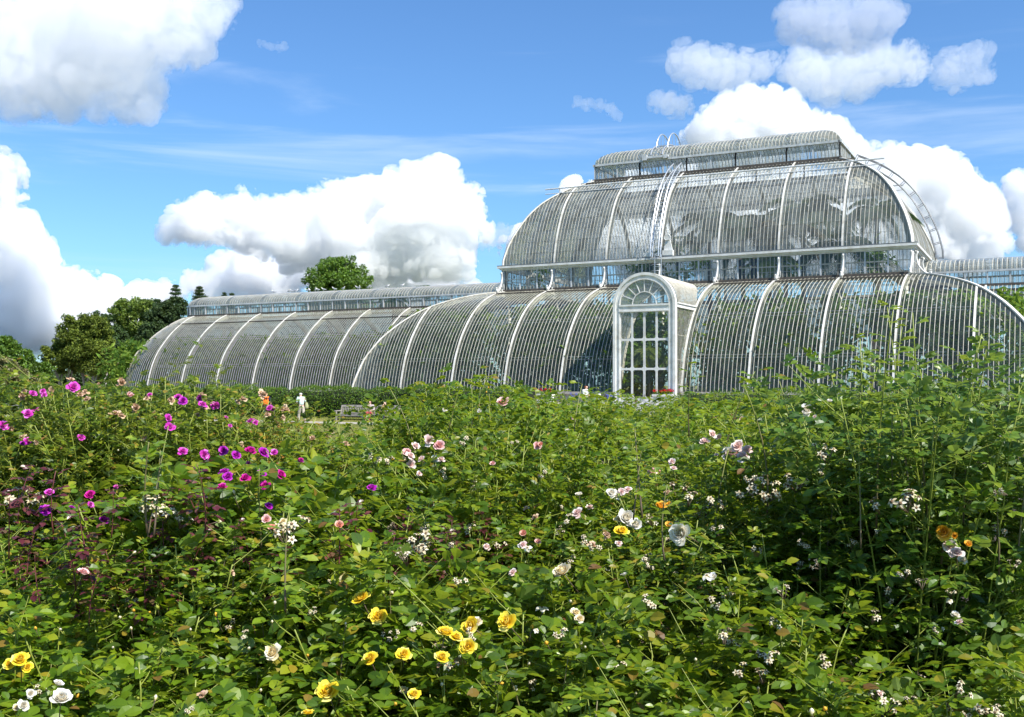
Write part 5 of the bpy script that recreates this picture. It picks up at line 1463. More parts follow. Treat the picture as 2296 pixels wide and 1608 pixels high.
# --- flowers
def rose_mesh(name, mt, npet=30, open_=.6, seed=0, loose=0.0, stalk=1.7, sepal=True):
    """double rose, unit diameter, axis +z: spiralled cupped petals on a hip with sepals and a stalk"""
    r_ = np.random.default_rng(seed); mb = MB()
    nu, nv = 5, 5
    for k in range(npet):
        t = (k+.5)/npet; az = k*2.399 + r_.normal(0,.15)
        tilt = (.10 + 1.25*t**1.15*open_*1.25) + r_.normal(0,.07+loose*.2)          # from upright to flat
        L = (.26+.30*t)*(1+r_.normal(0,.06+loose*.12)); W = (.20+.36*t)*(1+r_.normal(0,.08))
        rr0 = .015+.05*t; u = np.linspace(-1,1,nu); v = np.linspace(0,1,nv)
        U, Vv = np.meshgrid(u, v)
        hw = W*.5*np.sin(np.clip(.35+Vv*2.1,0,PI)**.9)*1.05
        x = U*hw
        cup = .30*(1-.6*t)*W*(U**2)                       # petal edges curl inwards
        curl = (.20*t)*L*np.clip(Vv-.65,0,1)**2*5          # lip rolls back
        ruff = r_.normal(0,.012+.02*loose,(nv,nu))*Vv
        fw = Vv*L*np.sin(tilt) + curl*.6 - cup*np.cos(tilt) + ruff
        up = Vv*L*np.cos(tilt) - curl*.8 + cup*np.sin(tilt)*.6 + ruff - .10*t + .02
        # petals bow outwards before closing at the top when the flower is tight
        fw += .13*np.sin(Vv*PI)*L*(1-t*.6)
        ca, sa = math.cos(az), math.sin(az)
        X = (rr0+fw)*ca - x*sa; Y = (rr0+fw)*sa + x*ca
        V = np.stack([X,Y,up],-1).reshape(-1,3)
        i = np.arange(nv-1)[:,None]*nu; j = np.arange(nu-1)[None,:]
        mb.add(V, np.stack([i+j,i+j+1,i+nu+j+1,i+nu+j],-1).reshape(-1,4), 0)
    V = np.concatenate(mb.V); mx = np.percentile(np.hypot(V[:,0],V[:,1]), 98)
    s = .5/mx; mb.V = [a*s for a in mb.V]
    mb.tube([(0,0,-.16),(0,0,-.10),(0,0,-.02),(0,0,.03)], [.035,.075,.085,.05], 8, 1)
    if stalk: mb.tube([(0,0,-.14),(.02,.01,-.14-stalk*.5),(.10,.05,-.14-stalk)], [.03,.028,.032], 5, 1)
    a = np.arange(5)*2*PI/5; D = np.stack([np.cos(a),np.sin(a),np.full(5,-.5)],1)
    leaflets(mb, np.tile([0,0,-.06],(5,1)), D, np.tile([0,0,1.],(5,1)), .28, .09, 2)
    return mb.mesh(name, [mt, STEM, ROSE_LIME], True)
PM = {
 'yellow': petalmat('yellow_petal', [(.1,(.82,.62,.03)),(.5,(.86,.70,.07)),(.9,(.88,.79,.22))], core=(.85,.56,.02)),
 'cream': petalmat('cream_petal', [(.1,(.78,.66,.40)),(.5,(.82,.76,.60)),(.9,(.82,.80,.72))], core=(.80,.62,.22)),
 'white': petalmat('white_petal', [(.1,(.80,.76,.66)),(.5,(.82,.80,.76)),(.9,(.82,.82,.80))], core=(.80,.70,.46)),
 'magenta': petalmat('magenta_petal', [(.1,(.56,.035,.42)),(.5,(.66,.07,.52)),(.85,(.72,.18,.62)),(1,(.78,.42,.72))], core=(.62,.05,.42)),
 'purple': petalmat('purple_petal', [(.1,(.38,.012,.40)),(.5,(.48,.022,.48)),(.9,(.58,.07,.56))], core=(.46,.015,.34)),
 'crimson': petalmat('crimson_petal', [(.1,(.50,.010,.24)),(.5,(.60,.018,.32)),(.9,(.66,.05,.42))], core=(.52,.008,.22)),
 'pink': petalmat('pink_petal', [(.1,(.72,.36,.36)),(.5,(.78,.50,.48)),(.9,(.80,.62,.60))], core=(.74,.36,.30)),
 'blush': petalmat('blush_petal', [(.1,(.78,.60,.56)),(.5,(.81,.70,.66)),(.9,(.82,.77,.74))], core=(.78,.52,.46)),
 'salmon': petalmat('salmon_petal', [(.1,(.72,.28,.20)),(.5,(.76,.38,.28)),(.9,(.78,.50,.40))]),
 'apricot': petalmat('apricot_petal', [(.1,(.80,.40,.02)),(.5,(.82,.48,.05)),(.9,(.84,.58,.12))], core=(.80,.34,.01)),
 'tan': petalmat('withered_petal', [(.1,(.34,.20,.11)),(.45,(.52,.36,.22)),(.8,(.62,.50,.34)),(1,(.58,.34,.30))], trans=.2),
 'bone': petalmat('dry_sepal', [(.1,(.50,.42,.26)),(.5,(.62,.56,.40)),(.9,(.68,.64,.52))], trans=.2),
 'bud': petalmat('bud_green', [(.1,(.22,.30,.04)),(.6,(.34,.38,.06)),(1,(.46,.42,.08))], trans=.15),
}
BROWN = paint('dry_heart', [(.3,(.10,.055,.025)),(.7,(.20,.12,.06))], scale=30, rough=.9)
BL = {}
for c, npet, op in (('yellow',34,.72),('cream',26,.7),('white',28,.55),('magenta',26,.85),('purple',36,.8),('crimson',30,.6),('pink',24,.62),('blush',18,.85),('salmon',20,.5),('apricot',22,.45)):
    BL[c] = [rose_mesh('bloom', PM[c], npet, op, 10+i, .25 if c in ('blush','cream','magenta') else .08) for i in range(2)]
BL['tan'] = [rose_mesh('withered_bloom', PM['tan'], 22, .9, 40+i, 1.2) for i in range(3)]
def spent_mesh(seed):
    """what is left when petals have fallen: a cluster of hips, each with five reflexed sepals and a brown heart"""
    r_ = np.random.default_rng(seed); mb = MB()
    for k in range(5):
        c = np.array([r_.normal(0,.32), r_.normal(0,.32), r_.normal(0,.14)]); ax = unit(c*[.8,.8,.2]+[0,0,.8])
        mb.tube([c-ax*.16, c-ax*.08, c+ax*.02], [.05,.10,.085], 7, 1); mb.tube([c+ax*.02, c+ax*.05], [.075,.05], 7, 2)
        q = np.array([.05*r_.normal(),.05*r_.normal(),-.9]); mb.tube([c-ax*.15, (c-ax*.15)*.5+q*.5, q], [.026,.026,.03], 4, 1)
        s1 = unit(np.cross(ax,[.3,.9,.1])); s2 = np.cross(ax,s1); a = np.arange(5)*2*PI/5+r_.uniform(0,1)
        D = np.cos(a)[:,None]*s1+np.sin(a)[:,None]*s2+ax*r_.uniform(-.6,.3); leaflets(mb, np.tile(c,(5,1)), D, np.tile(ax,(5,1)), .26, .13, 0)
    return mb.mesh('spent_head', [PM['bone'], STEM, BROWN], True)
BL['spent'] = [spent_mesh(60+i) for i in range(3)]
def bud_mesh(mt, seed):
    mb = MB(); mb.tube([(0,0,-.25),(0,0,-.1),(0,0,.12),(0,0,.36),(0,0,.5)], [.10,.20,.26,.16,.03], 9, 0)
    mb.tube([(0,0,-.2),(.05,0,-1.0),(.25,.1,-2.4)], [.06,.05,.06], 5, 1); mb.tube([(0,0,-.38),(0,0,-.28),(0,0,-.16)], [.06,.16,.17], 8, 1)
    a = np.arange(5)*2*PI/5; D = np.stack([np.cos(a)*.35,np.sin(a)*.35,np.full(5,.8)],1); leaflets(mb, np.stack([np.cos(a)*.17,np.sin(a)*.17,np.full(5,-.18)],1), D, np.stack([np.cos(a),np.sin(a),np.zeros(5)],1), .55, .2, 2)
    return mb.mesh('bud', [mt, STEM, ROSE_LIME], True)
BL['bud'] = [bud_mesh(PM['bud'], 1), bud_mesh(PM['apricot'], 2), bud_mesh(PM['cream'], 3)]
BL['pinkbud'] = [bud_mesh(PM['salmon'], 4)]
def petalfall(seed):
    r_ = np.random.default_rng(seed); mb = MB()
    n = 5; a = np.arange(n)*2*PI/n
    D = np.stack([np.cos(a),np.sin(a),r_.uniform(-.7,.3,n)],1); leaflets(mb, np.zeros((n,3)), D, np.tile([0,0,1.],(n,1)), .5, .42, 0, droop=.3)
    mb.tube([(0,0,-.05),(0,0,.06)], [.1,.06], 7, 1); mb.tube([(0,0,-.05),(.1,0,-1.4)], [.03,.03], 5, 2)
    return mb.mesh('open_bloom', [PM['white'], BROWN, STEM], True)
BL['open'] = [petalfall(80), petalfall(81)]
# tall red young shoots, fresh green shoots and bare budded stems rising out of the bushes
def shoot_mesh(name, leafm, stemm, h, ll, seed, nl=7, flop=.5):
    global rng
    keep = rng; rng = np.random.default_rng(seed)
    lv, st = MB(), MB(); s = np.linspace(0,1,8)
    lean = rng.normal(0,.12,2)*h; pts = np.stack([lean[0]*s*s, lean[1]*s*s, h*s],1); st.tube(pts, np.linspace(.0048,.0022,8), 5)
    u = np.linspace(.30,1,nl); P_ = np.stack([np.interp(u,s,pts[:,j]) for j in range(3)],1); az = np.arange(nl)*2.399+rng.uniform(0,6)
    D = np.stack([np.cos(az),np.sin(az),.55-flop*(1-u)*1.2],1)
    compound(lv, P_, D, np.tile([0,0,1.],(nl,1))+D*.5, ll*(1.1-.45*u))
    rng = keep
    return lv.mesh(name, [leafm]), st.mesh('shoot_stem', [stemm], True)
SH = {'red': [shoot_mesh('red_young_foliage', ROSE_RED, STEMR, .36, .056, 90+i, nl=11, flop=.9) for i in range(3)],
      'fresh': [shoot_mesh('fresh_foliage', ROSE_LIME, STEM, .36, .056, 94+i, nl=10) for i in range(3)],
      'tall': [shoot_mesh('tall_shoot_foliage', ROSE_LIME, STEM, .95, .052, 98+i, nl=13) for i in range(3)],
      'green': [shoot_mesh('shoot_foliage', ROSE_L, STEM, .55, .058, 102+i, nl=8) for i in range(3)]}

bpy.context.view_layer.update()
DG = bpy.context.evaluated_depsgraph_get()
def hit(px, py, dmin=0):
    """first bush met along the line of sight"""
    d = ray(px, py); o = CAM + d*dmin
    ok, loc, nn, idx, ob, mx = SC.ray_cast(DG, Vector(o), Vector(d))
    if not ok: return None
    root = ob
    while root.parent: root = root.parent
    return np.array(loc), root.original if hasattr(root, 'original') else root
def face_rot(dirv, roll):
    return Vector(dirv).to_track_quat('Z', 'Y') @ __import__('mathutils').Quaternion((0,0,1), roll)
def attach(o, root, p, dirv, size, roll=None):
    inv = Matrix.Translation(root.location) @ Matrix.Rotation(root.rotation_euler.z, 4, 'Z')
    q = face_rot(dirv, rng.uniform(0,2*PI) if roll is None else roll).to_matrix().to_4x4()
    Mw = Matrix.Translation(Vector(p)) @ q @ Matrix.Scale(size, 4)
    o.parent = root; o.matrix_local = inv.inverted() @ Mw
TOCAM = lambda p: unit(CAM-np.asarray(p))
count = {}
def bloom(kind, px, py, spx, dguess=None, side=None):
    h = hit(px, py)
    if h is None or not h[1].name.startswith('rose_bush') or (dguess and abs(np.linalg.norm(h[0]-CAM)-dguess) > dguess*.35):
        # nothing there: on the nearest bush of that distance
        dg = dguess or 7.0
        best = min(BUSH, key=lambda b: abs(b[1]-px)/F_PX*dg + abs(b[2]-dg)*.8); root = best[0]; p = at(px, py, dg)
    else: p, root = h[0], h[1]
    dist = float((p-CAM) @ np.array([-SN, CS, 0])); size = spx/F_PX*dist
    if kind in ('tan','spent'): size *= 1.0
    tc = TOCAM(p); # in front of every leaf that would cover it
    D0 = float(np.linalg.norm(p-CAM)); near = D0
    for ox in (-.4, 0, .4):
        for oy in (-.4, 0, .4):
            q = hit(px+ox*spx, py+oy*spx)
            if q is not None and q[1].name.startswith('rose_bush'):
                dq = float(np.linalg.norm(q[0]-CAM))
                if dq > D0-.7: near = min(near, dq)
    size *= (near-.02)/D0; p = CAM + ray(px, py)*(near - .02 - .42*size)
    up = np.array([0,0,1.]); dirv = unit(tc*rng.uniform(.35,1.0) + up*rng.uniform(.5,.9) + rng.normal(0,.30,3))
    m = BL[kind]; me = m[rng.integers(len(m))]
    o = link(me.name.split('.')[0], me, None); attach(o, root, p, dirv, size); count[root.name] = count.get(root.name,0)+1
    return o
def shoot(kind, px, py, scale, dguess=None):
    """a shoot whose tip is near the pixel, growing up from the bush below it"""
    h = hit(px, py+22)
    if h is None or not h[1].name.startswith('rose_bush') or (dguess and abs(np.linalg.norm(h[0]-CAM)-dguess) > dguess*.35):
        dg = dguess or 6.0; best = min(BUSH, key=lambda b: abs(b[1]-px)/F_PX*dg + abs(b[2]-dg)*.8); root = best[0]; p = at(px, py, dg)
    else:
        root = h[1]; dist = float((h[0]-CAM) @ np.array([-SN, CS, 0])); p = at(px, py, dist-.03)
    me_l, me_s = SH[kind][rng.integers(len(SH[kind]))]
    hh = {'red':.36,'fresh':.36,'tall':.95,'green':.55}[kind]*scale
    base = p - np.array([0,0,hh]); roll = rng.uniform(0,2*PI); dv = unit(np.array([rng.normal(0,.10),rng.normal(0,.10),1.]))
    for me in (me_l, me_s):
        o = link(me.name.split('.')[0], me, None); attach(o, root, base, dv, scale, roll)

FL = [  # kind, x, y, size in photo pixels, distance
 ('magenta',165,868,27,7.4),('magenta',62,928,25,7.3),('magenta',80,919,20,7.3),('magenta',7,955,25,7.4),('magenta',61,990,22,7.2),('purple',52,995,16,7.2),('magenta',182,981,20,7.3),('magenta',96,878,14,7.4),('magenta',99,886,14,7.4),('magenta',74,883,18,7.4),
 ('magenta',400,891,22,7.4),('purple',410,899,20,7.4),('magenta',448,893,20,7.4),('magenta',454,907,20,7.4),('magenta',483,910,24,7.4),('magenta',377,938,20,7.3),('magenta',381,958,25,7.3),('magenta',410,1012,24,7.0),('magenta',605,915,16,7.7),('magenta',612,917,12,7.7),
 ('magenta',562,943,16,7.6),('magenta',573,947,14,7.6),('magenta',508,936,10,7.5),('magenta',336,885,13,7.6),('pink',295,887,12,7.6),('pink',290,885,14,7.6),('magenta',516,955,10,7.5),
 ('purple',591,1015,27,6.2),('crimson',562,1012,24,6.3),('purple',500,1010,22,6.4),('magenta',458,1020,24,6.3),('purple',530,1021,22,6.3),('magenta',615,1014,18,6.3),('purple',503,1058,24,6.0),('purple',511,1069,25,6.0),('crimson',550,1073,22,6.1),('purple',587,1062,22,6.0),('crimson',629,1066,24,6.0),('purple',633,1060,18,6.0),
 ('crimson',594,1091,24,5.9),('crimson',498,1093,22,5.9),('purple',833,1094,23,6.0),('magenta',558,1040,14,6.1),('magenta',676,1035,14,6.2),('crimson',674,1033,14,6.2),('magenta',111,1105,22,5.8),('purple',103,1144,27,5.4),('purple',233,1166,22,5.3),('crimson',202,1110,22,5.6),('magenta',203,1132,16,5.5),('purple',161,1138,14,5.5),('purple',602,1135,20,5.6),('magenta',260,1092,12,5.9),
 ('pink',1128,903,30,7.4),('blush',961,988,28,6.6),('pink',985,1000,27,6.6),('blush',932,1000,22,6.6),('blush',920,1022,24,6.5),('pink',912,1015,20,6.5),('blush',922,1042,24,6.5),('white',975,1032,22,6.5),('blush',990,1030,20,6.5),('blush',945,1030,20,6.5),('white',997,918,12,7.3),('white',1075,922,10,7.3),
 ('pink',1205,1000,20,6.7),('salmon',1212,997,12,6.7),('pink',1105,1040,14,6.3),('white',1273,966,12,6.9),('blush',1283,938,10,7.2),('blush',940,1062,14,6.2),('blush',1180,1140,16,5.5),
 ('blush',1655,1001,36,6.5),('blush',1638,1020,36,6.5),('blush',1664,1026,36,6.5),('blush',1676,1008,30,6.5),('pink',1652,1016,30,6.4),('white',1630,1012,20,6.5),('blush',1597,975,25,6.6),('blush',1580,990,25,6.6),('blush',1612,980,18,6.6),('blush',1607,1020,12,6.6),
 ('white',1809,920,30,6.4),('pink',1663,940,11,7.0),('blush',1827,934,10,6.4),('white',1860,900,12,6.4),('pink',1461,1060,22,6.3),('pinkbud',1479,1057,10,6.3),('blush',1507,1035,18,6.4),('blush',1510,1050,16,6.4),
 ('white',1370,1107,24,5.8),('blush',1394,1103,20,5.8),('blush',1408,1098,20,5.8),('open',1382,1112,22,5.8),('blush',1295,1150,28,5.4),('blush',1322,1137,20,5.4),('white',1298,1110,16,5.7),
 ('white',1402,1162,40,4.9),('white',1425,1178,30,4.9),('cream',1390,1165,24,4.9),('yellow',1393,1192,34,4.8),('white',1527,1197,50,4.7),('apricot',1480,1137,26,5.2),('apricot',1500,1132,14,5.2),('apricot',1500,1178,16,5.0),
 ('blush',1172,1222,22,5.0),('open',1183,1228,22,5.0),('salmon',1174,1197,17,5.1),('blush',1093,1226,18,5.0),('pink',1206,1215,16,5.0),('cream',1262,1283,42,4.7),('cream',1290,1375,26,4.4),('cream',1299,1388,22,4.4),('open',1215,1362,32,4.4),('open',1585,1290,30,4.6),('white',1600,1294,18,4.6),
 ('yellow',810,1342,42,4.3),('yellow',848,1384,42,4.2),('yellow',998,1420,44,4.1),('yellow',1022,1430,34,4.1),('yellow',1056,1405,44,4.1),('cream',1070,1395,22,4.1),('yellow',1050,1450,40,4.0),('yellow',1137,1396,48,4.1),('yellow',830,1478,38,3.95),('yellow',905,1468,36,3.95),('yellow',990,1475,36,3.95),
 ('yellow',735,1552,54,3.75),('cream',612,1465,40,3.95),('yellow',928,1558,30,3.8),('cream',905,1550,22,3.8),('yellow',690,1600,30,3.6),('yellow',45,1480,40,3.8),('yellow',20,1490,26,3.8),('yellow',62,1497,26,3.8),
 ('white',137,1568,46,3.65),('white',130,1535,22,3.7),('white',52,1583,26,3.6),('white',68,1556,22,3.65),('cream',36,1588,18,3.6),
 ('apricot',2118,1193,36,4.9),('apricot',2140,1202,16,4.9),('apricot',2170,1222,18,4.8),('blush',2128,1225,34,4.8),('blush',2145,1240,34,4.8),('white',2158,1257,20,4.8),('white',2142,1380,20,4.4),('blush',2150,1395,20,4.4),
 ('pink',186,1285,26,4.6),('salmon',760,1178,20,5.2),('salmon',610,1185,20,5.2),('pink',597,1165,22,5.2),('cream',634,1170,18,5.2),('white',1400,1290,16,4.7),('blush',1090,1225,16,5.0),
 ('tan',590,885,25,7.6),('tan',272,858,22,7.5),('tan',160,852,18,7.5),('tan',55,877,16,7.4),('tan',50,890,18,7.4),('tan',115,874,16,7.4),('tan',180,885,20,7.4),('tan',190,880,18,7.4),('tan',222,862,16,7.5),('tan',305,915,22,7.4),('tan',260,928,26,7.3),('tan',272,932,20,7.3),('tan',460,912,20,7.4),('tan',545,895,20,7.6),
 ('tan',640,920,24,7.8),('tan',735,975,22,10),('tan',775,995,22,9),('tan',700,985,20,11),('tan',600,930,18,7.8),('tan',1360,1200,18,5.0),('tan',1328,1222,24,4.9),('tan',1200,1160,18,5.3),('tan',1490,1130,18,5.2),('tan',1495,1105,18,5.6),('tan',540,1000,18,6.6),('tan',520,1285,16,4.6),('tan',455,1558,24,3.8),('tan',985,1492,16,3.95),
]
for k, x, y, s, d in FL: bloom(k, x, y, s, d)
SPENT = [(25,1112,40),(70,1118,36),(95,1110,30),(360,1130,40),(330,1120,34),(372,1148,34),(408,1160,28),(640,1195,40),(625,1180,34),(660,1170,40),(935,1230,46),(950,1212,40),(905,1240,30),(925,1205,30),(1260,1420,26),(1012,1220,20),
 (1045,985,18),(845,1028,22),(870,1030,20),(905,1025,18),(1795,1075,36),(1770,1085,30),(1725,1110,34),(1740,1100,28),(1690,1085,30),(1712,1072,24),(1665,1105,30),(1530,1090,34),(1545,1110,30),(1580,1130,34),(1600,1120,28),(2035,1110,46),(2050,1120,34),(1960,1130,30),(1850,1015,30),(1840,1005,26),
 (1620,1420,34),(1640,1435,28),(1725,1475,30),(1710,1465,26),(1600,1345,26),(1750,1320,24),(1500,1205,20),(1460,1165,22),(1525,1172,20),(1340,1230,22),(1285,1250,18),(1270,1165,20),(1995,1330,28),(1965,1380,26),(1970,1555,36),(2160,1545,30),(2000,1580,28),(2130,1590,28),(2240,1600,26),(2165,1600,24),(1310,1205,20),(1255,1190,18),
 (845,1370,22),(520,1395,20),(870,1430,20),(990,1445,26),(1010,1490,24),(300,1345,22),(545,1425,18),(90,1545,22),(430,1590,18),(700,1370,18),(740,1300,16),(1790,1265,20),(1695,1230,20),(1910,1215,20),(2060,1300,22),(1250,905,10),(1300,1000,14),(1150,990,14),(1220,1060,16),(1060,1090,18),(1420,1010,14),(1350,1030,14)]
for x, y, s in SPENT: bloom('spent', x, y, s*1.15)
for i in range(48):
    x = rng.uniform(860, 2290); y = rng.uniform(1040, 1590)
    if rng.random() < .75: bloom('spent', x, y, rng.uniform(20, 40)*(.55+.45*(y-950)/650))
    else: bloom(rng.choice(['tan','open','blush']), x, y, rng.uniform(14, 26))
for i in range(26): bloom('bud', rng.uniform(150, 1450), rng.uniform(1330, 1590), rng.uniform(11, 17))
for i in range(14): bloom('tan', rng.uniform(0, 640), rng.uniform(880, 1000), rng.uniform(12, 20))
BUDS = [(353,1363,22),(336,1373,12),(300,1370,16),(270,1385,16),(80,1410,16),(135,1412,16),(348,1567,24),(485,1380,20),(756,1345,20),(880,1330,18),(1193,1407,20),(1180,1430,20),(1226,1443,22),(1390,1490,14),(1348,1438,20),(1385,1440,16),(525,1107,22),(490,1170,20),(300,1240,16),(660,1165,22),(172,1562,22),(690,1470,16),(775,1400,14),(610,1395,14),(860,1330,18),(1112,1555,14),(1340,1500,16),(1560,1480,16),(1815,1255,14),(880,1030,14),(1820,1600,34),(1850,1590,26),(1700,1545,16),(265,1010,10),(410,1020,10),(1010,950,9),(1050,930,9),(1095,870,9),(1090,880,9),(930,860,9),(955,870,8),(1340,870,8)]
for x, y, s in BUDS: bloom('bud', x, y, s*.8)
for x, y in ((195,1130),(210,1190),(305,1240),(120,1060),(40,1050),(455,1085),(440,1110),(250,1095),(400,1075),(890,1140),(905,1160),(1030,1180),(985,1195),(1050,1190),(960,1205),(460,1040),(345,1200),(270,1230),(170,1175),(1060,1160),(1010,1165),(370,1110),(20,1110),(60,1180),(90,1240),(150,1260),(200,1290),(330,1270),(380,1250),(420,1180),(520,1140),(560,1170),(800,1130),(840,1170),(870,1200),(930,1180),(1090,1140),(1120,1200),(700,1190),(760,1140),(640,1240),(480,1150),(30,1220),(240,1320)): shoot('red', x, y, rng.uniform(.65,.95), 5.2)
for x, y in ((460,1195),(480,1215),(500,1190),(520,1200),(880,1320),(905,1330),(240,1420),(640,1160),(1440,960),(1420,1010),(1490,1090),(760,1390),(600,1395),(1180,1480),(1400,1490),(1250,1465),(1500,1560),(330,1440),(560,1500),(110,1480),(1320,1560),(1100,1470),(330,990),(345,1010)): shoot('fresh', x, y, rng.uniform(.8,1.15), 4.6)
for x, y, d in ((2045,672,5.3),(1965,700,5.4),(2110,745,5.3),(2160,760,5.3),(2005,730,5.4),(1900,790,5.9),(1880,815,5.9),(2240,790,5.2),(2280,800,5.2),(2085,700,5.3),(2190,800,5.3),(1925,760,5.8)): shoot('tall', x, y, rng.uniform(.95,1.25), d)
for x, y, d in ((1620,825,7.4),(1545,815,7.6),(1070,848,7.6),(1110,830,7.6),(985,850,7.6),(940,855,7.5),(1285,858,7.8),(1330,878,7.8),(1720,868,7.2),(1795,850,6.6),(1040,852,7.7),(330,950,5.8),(590,1040,5.6),(1600,1010,5.3),(1850,1010,4.9),(880,1050,5.6),(1000,1030,5.6),(1700,1300,4.4),(1930,1000,4.8)): shoot('green', x, y, rng.uniform(.9,1.3), d)
# two arching shoots across the porch side glass
# fallen petals on the soil
pf = MB(); n = 900
px_ = rng.uniform(200,2200,n); d_ = rng.uniform(3.6,7.5,n); O = np.array([at(a,900,b) for a,b in zip(px_,d_)]); O[:,2] = .015
leaflets(pf, O, unit(rng.normal(0,1,(n,3))*[1,1,.15]), np.tile([0,0,1.],(n,1))+rng.normal(0,.3,(n,3)), rng.uniform(.02,.04,n), .025, simple=True)
tag(pf.build('fallen_petals', [PM['blush']]), kind='stuff')
# ================================================================== CLOUDS
_perm = np.random.default_rng(5).permutation(512)
_grad = (np.random.default_rng(6).random(512)*2-1).astype(np.float32)
def vnoise(P):
    """smooth value noise, vectorised"""
    i = np.floor(P).astype(np.int64); f = (P-i).astype(np.float32); f = f*f*f*(f*(f*6-15)+10)
    def h(a, b, c): return _grad[_perm[(_perm[(_perm[a & 511]+b) & 511]+c) & 511]]
    x, y, z = i[:,0], i[:,1], i[:,2]
    c = [[[h(x+a, y+b, z+d) for d in (0,1)] for b in (0,1)] for a in (0,1)]
    l = lambda p, q, t: p+(q-p)*t
    return l(l(l(c[0][0][0],c[0][0][1],f[:,2]), l(c[0][1][0],c[0][1][1],f[:,2]), f[:,1]), l(l(c[1][0][0],c[1][0][1],f[:,2]), l(c[1][1][0],c[1][1][1],f[:,2]), f[:,1]), f[:,0])
def puffy(P, o=4):
    """rounded heads with sharp creases between them"""
    s = 0; a = .5; t = 0
    for k in range(o): s = s + a*np.abs(vnoise(P*2.03**k + k*11.7))*2.2; t += a; a *= .70
    return s/t
def iso_mesh(f, lev):
    """surface nets: one vertex in every grid cell the surface crosses"""
    ins = f > lev; nx, ny, nz = f.shape
    c = np.zeros((nx-1, ny-1, nz-1), np.int8)
    offs = [(i,j,k) for i in (0,1) for j in (0,1) for k in (0,1)]
    for i,j,k in offs: c += ins[i:nx-1+i, j:ny-1+j, k:nz-1+k]
    act = (c > 0) & (c < 8)
    idx = -np.ones(act.shape, np.int64); cells = np.argwhere(act); idx[act] = np.arange(len(cells))
    acc = np.zeros((len(cells),3)); cnt = np.zeros(len(cells))
    x, y, z = cells.T
    for ax in range(3):
        for u in (0,1):
            for v in (0,1):
                o0 = [0,0,0]; oth = [q for q in range(3) if q != ax]; o0[oth[0]] = u; o0[oth[1]] = v; o1 = list(o0); o1[ax] = 1
                a = f[x+o0[0], y+o0[1], z+o0[2]]; b = f[x+o1[0], y+o1[1], z+o1[2]]
                cr = (a > lev) != (b > lev); t = np.where(cr, (lev-a)/np.where(np.abs(b-a)<1e-9, 1, b-a), 0)
                pos = np.tile(np.array(o0, float), (len(cells),1)); pos[:,ax] = t
                acc[cr] += pos[cr]; cnt[cr] += 1
    V = cells + acc/np.maximum(cnt,1)[:,None]
    F = []
    for ax in range(3):
        oth = [q for q in range(3) if q != ax]
        sl0 = [slice(None)]*3; sl1 = [slice(None)]*3; sl0[ax] = slice(0,-1); sl1[ax] = slice(1,None)
        A = ins[tuple(sl0)]; Bq = ins[tuple(sl1)]; e = np.argwhere(A != Bq)
        e = e[(e[:,oth[0]]>0)&(e[:,oth[1]]>0)&(e[:,oth[0]]<f.shape[oth[0]]-1)&(e[:,oth[1]]<f.shape[oth[1]]-1)]
        fl = A[tuple(e.T)]
        def g(du, dv):
            q = e.copy(); q[:,oth[0]] -= du; q[:,oth[1]] -= dv; return idx[tuple(q.T)]
        Q = np.stack([g(0,0), g(1,0), g(1,1), g(0,1)],1)
        if ax == 1: fl = ~fl
        Q[~fl] = Q[~fl][:,::-1]; F.append(Q)
    return V, np.concatenate(F)
def cloudmat(name, col, dens, aniso=.25):
    m, nt, out = mat(name)
    v = N(nt, 'ShaderNodeVolumePrincipled'); v.inputs['Color'].default_value = (*col, 1); v.inputs['Density'].default_value = dens; v.inputs['Anisotropy'].default_value = aniso
    nt.links.new(v.outputs[0], out.inputs['Volume']); return m
CL_HARD = cloudmat('cumulus', (.986,.988,.991), .058)
CL_SOFT = cloudmat('soft_cloud', (.982,.985,.991), .020)
CL_WISP = cloudmat('wispy_cloud', (.985,.985,.99), .016)
CL_SHADED = cloudmat('shade_grey_cloud', (.76,.80,.89), .024)  # shade on the top cloud, put into its scattering colour as grey
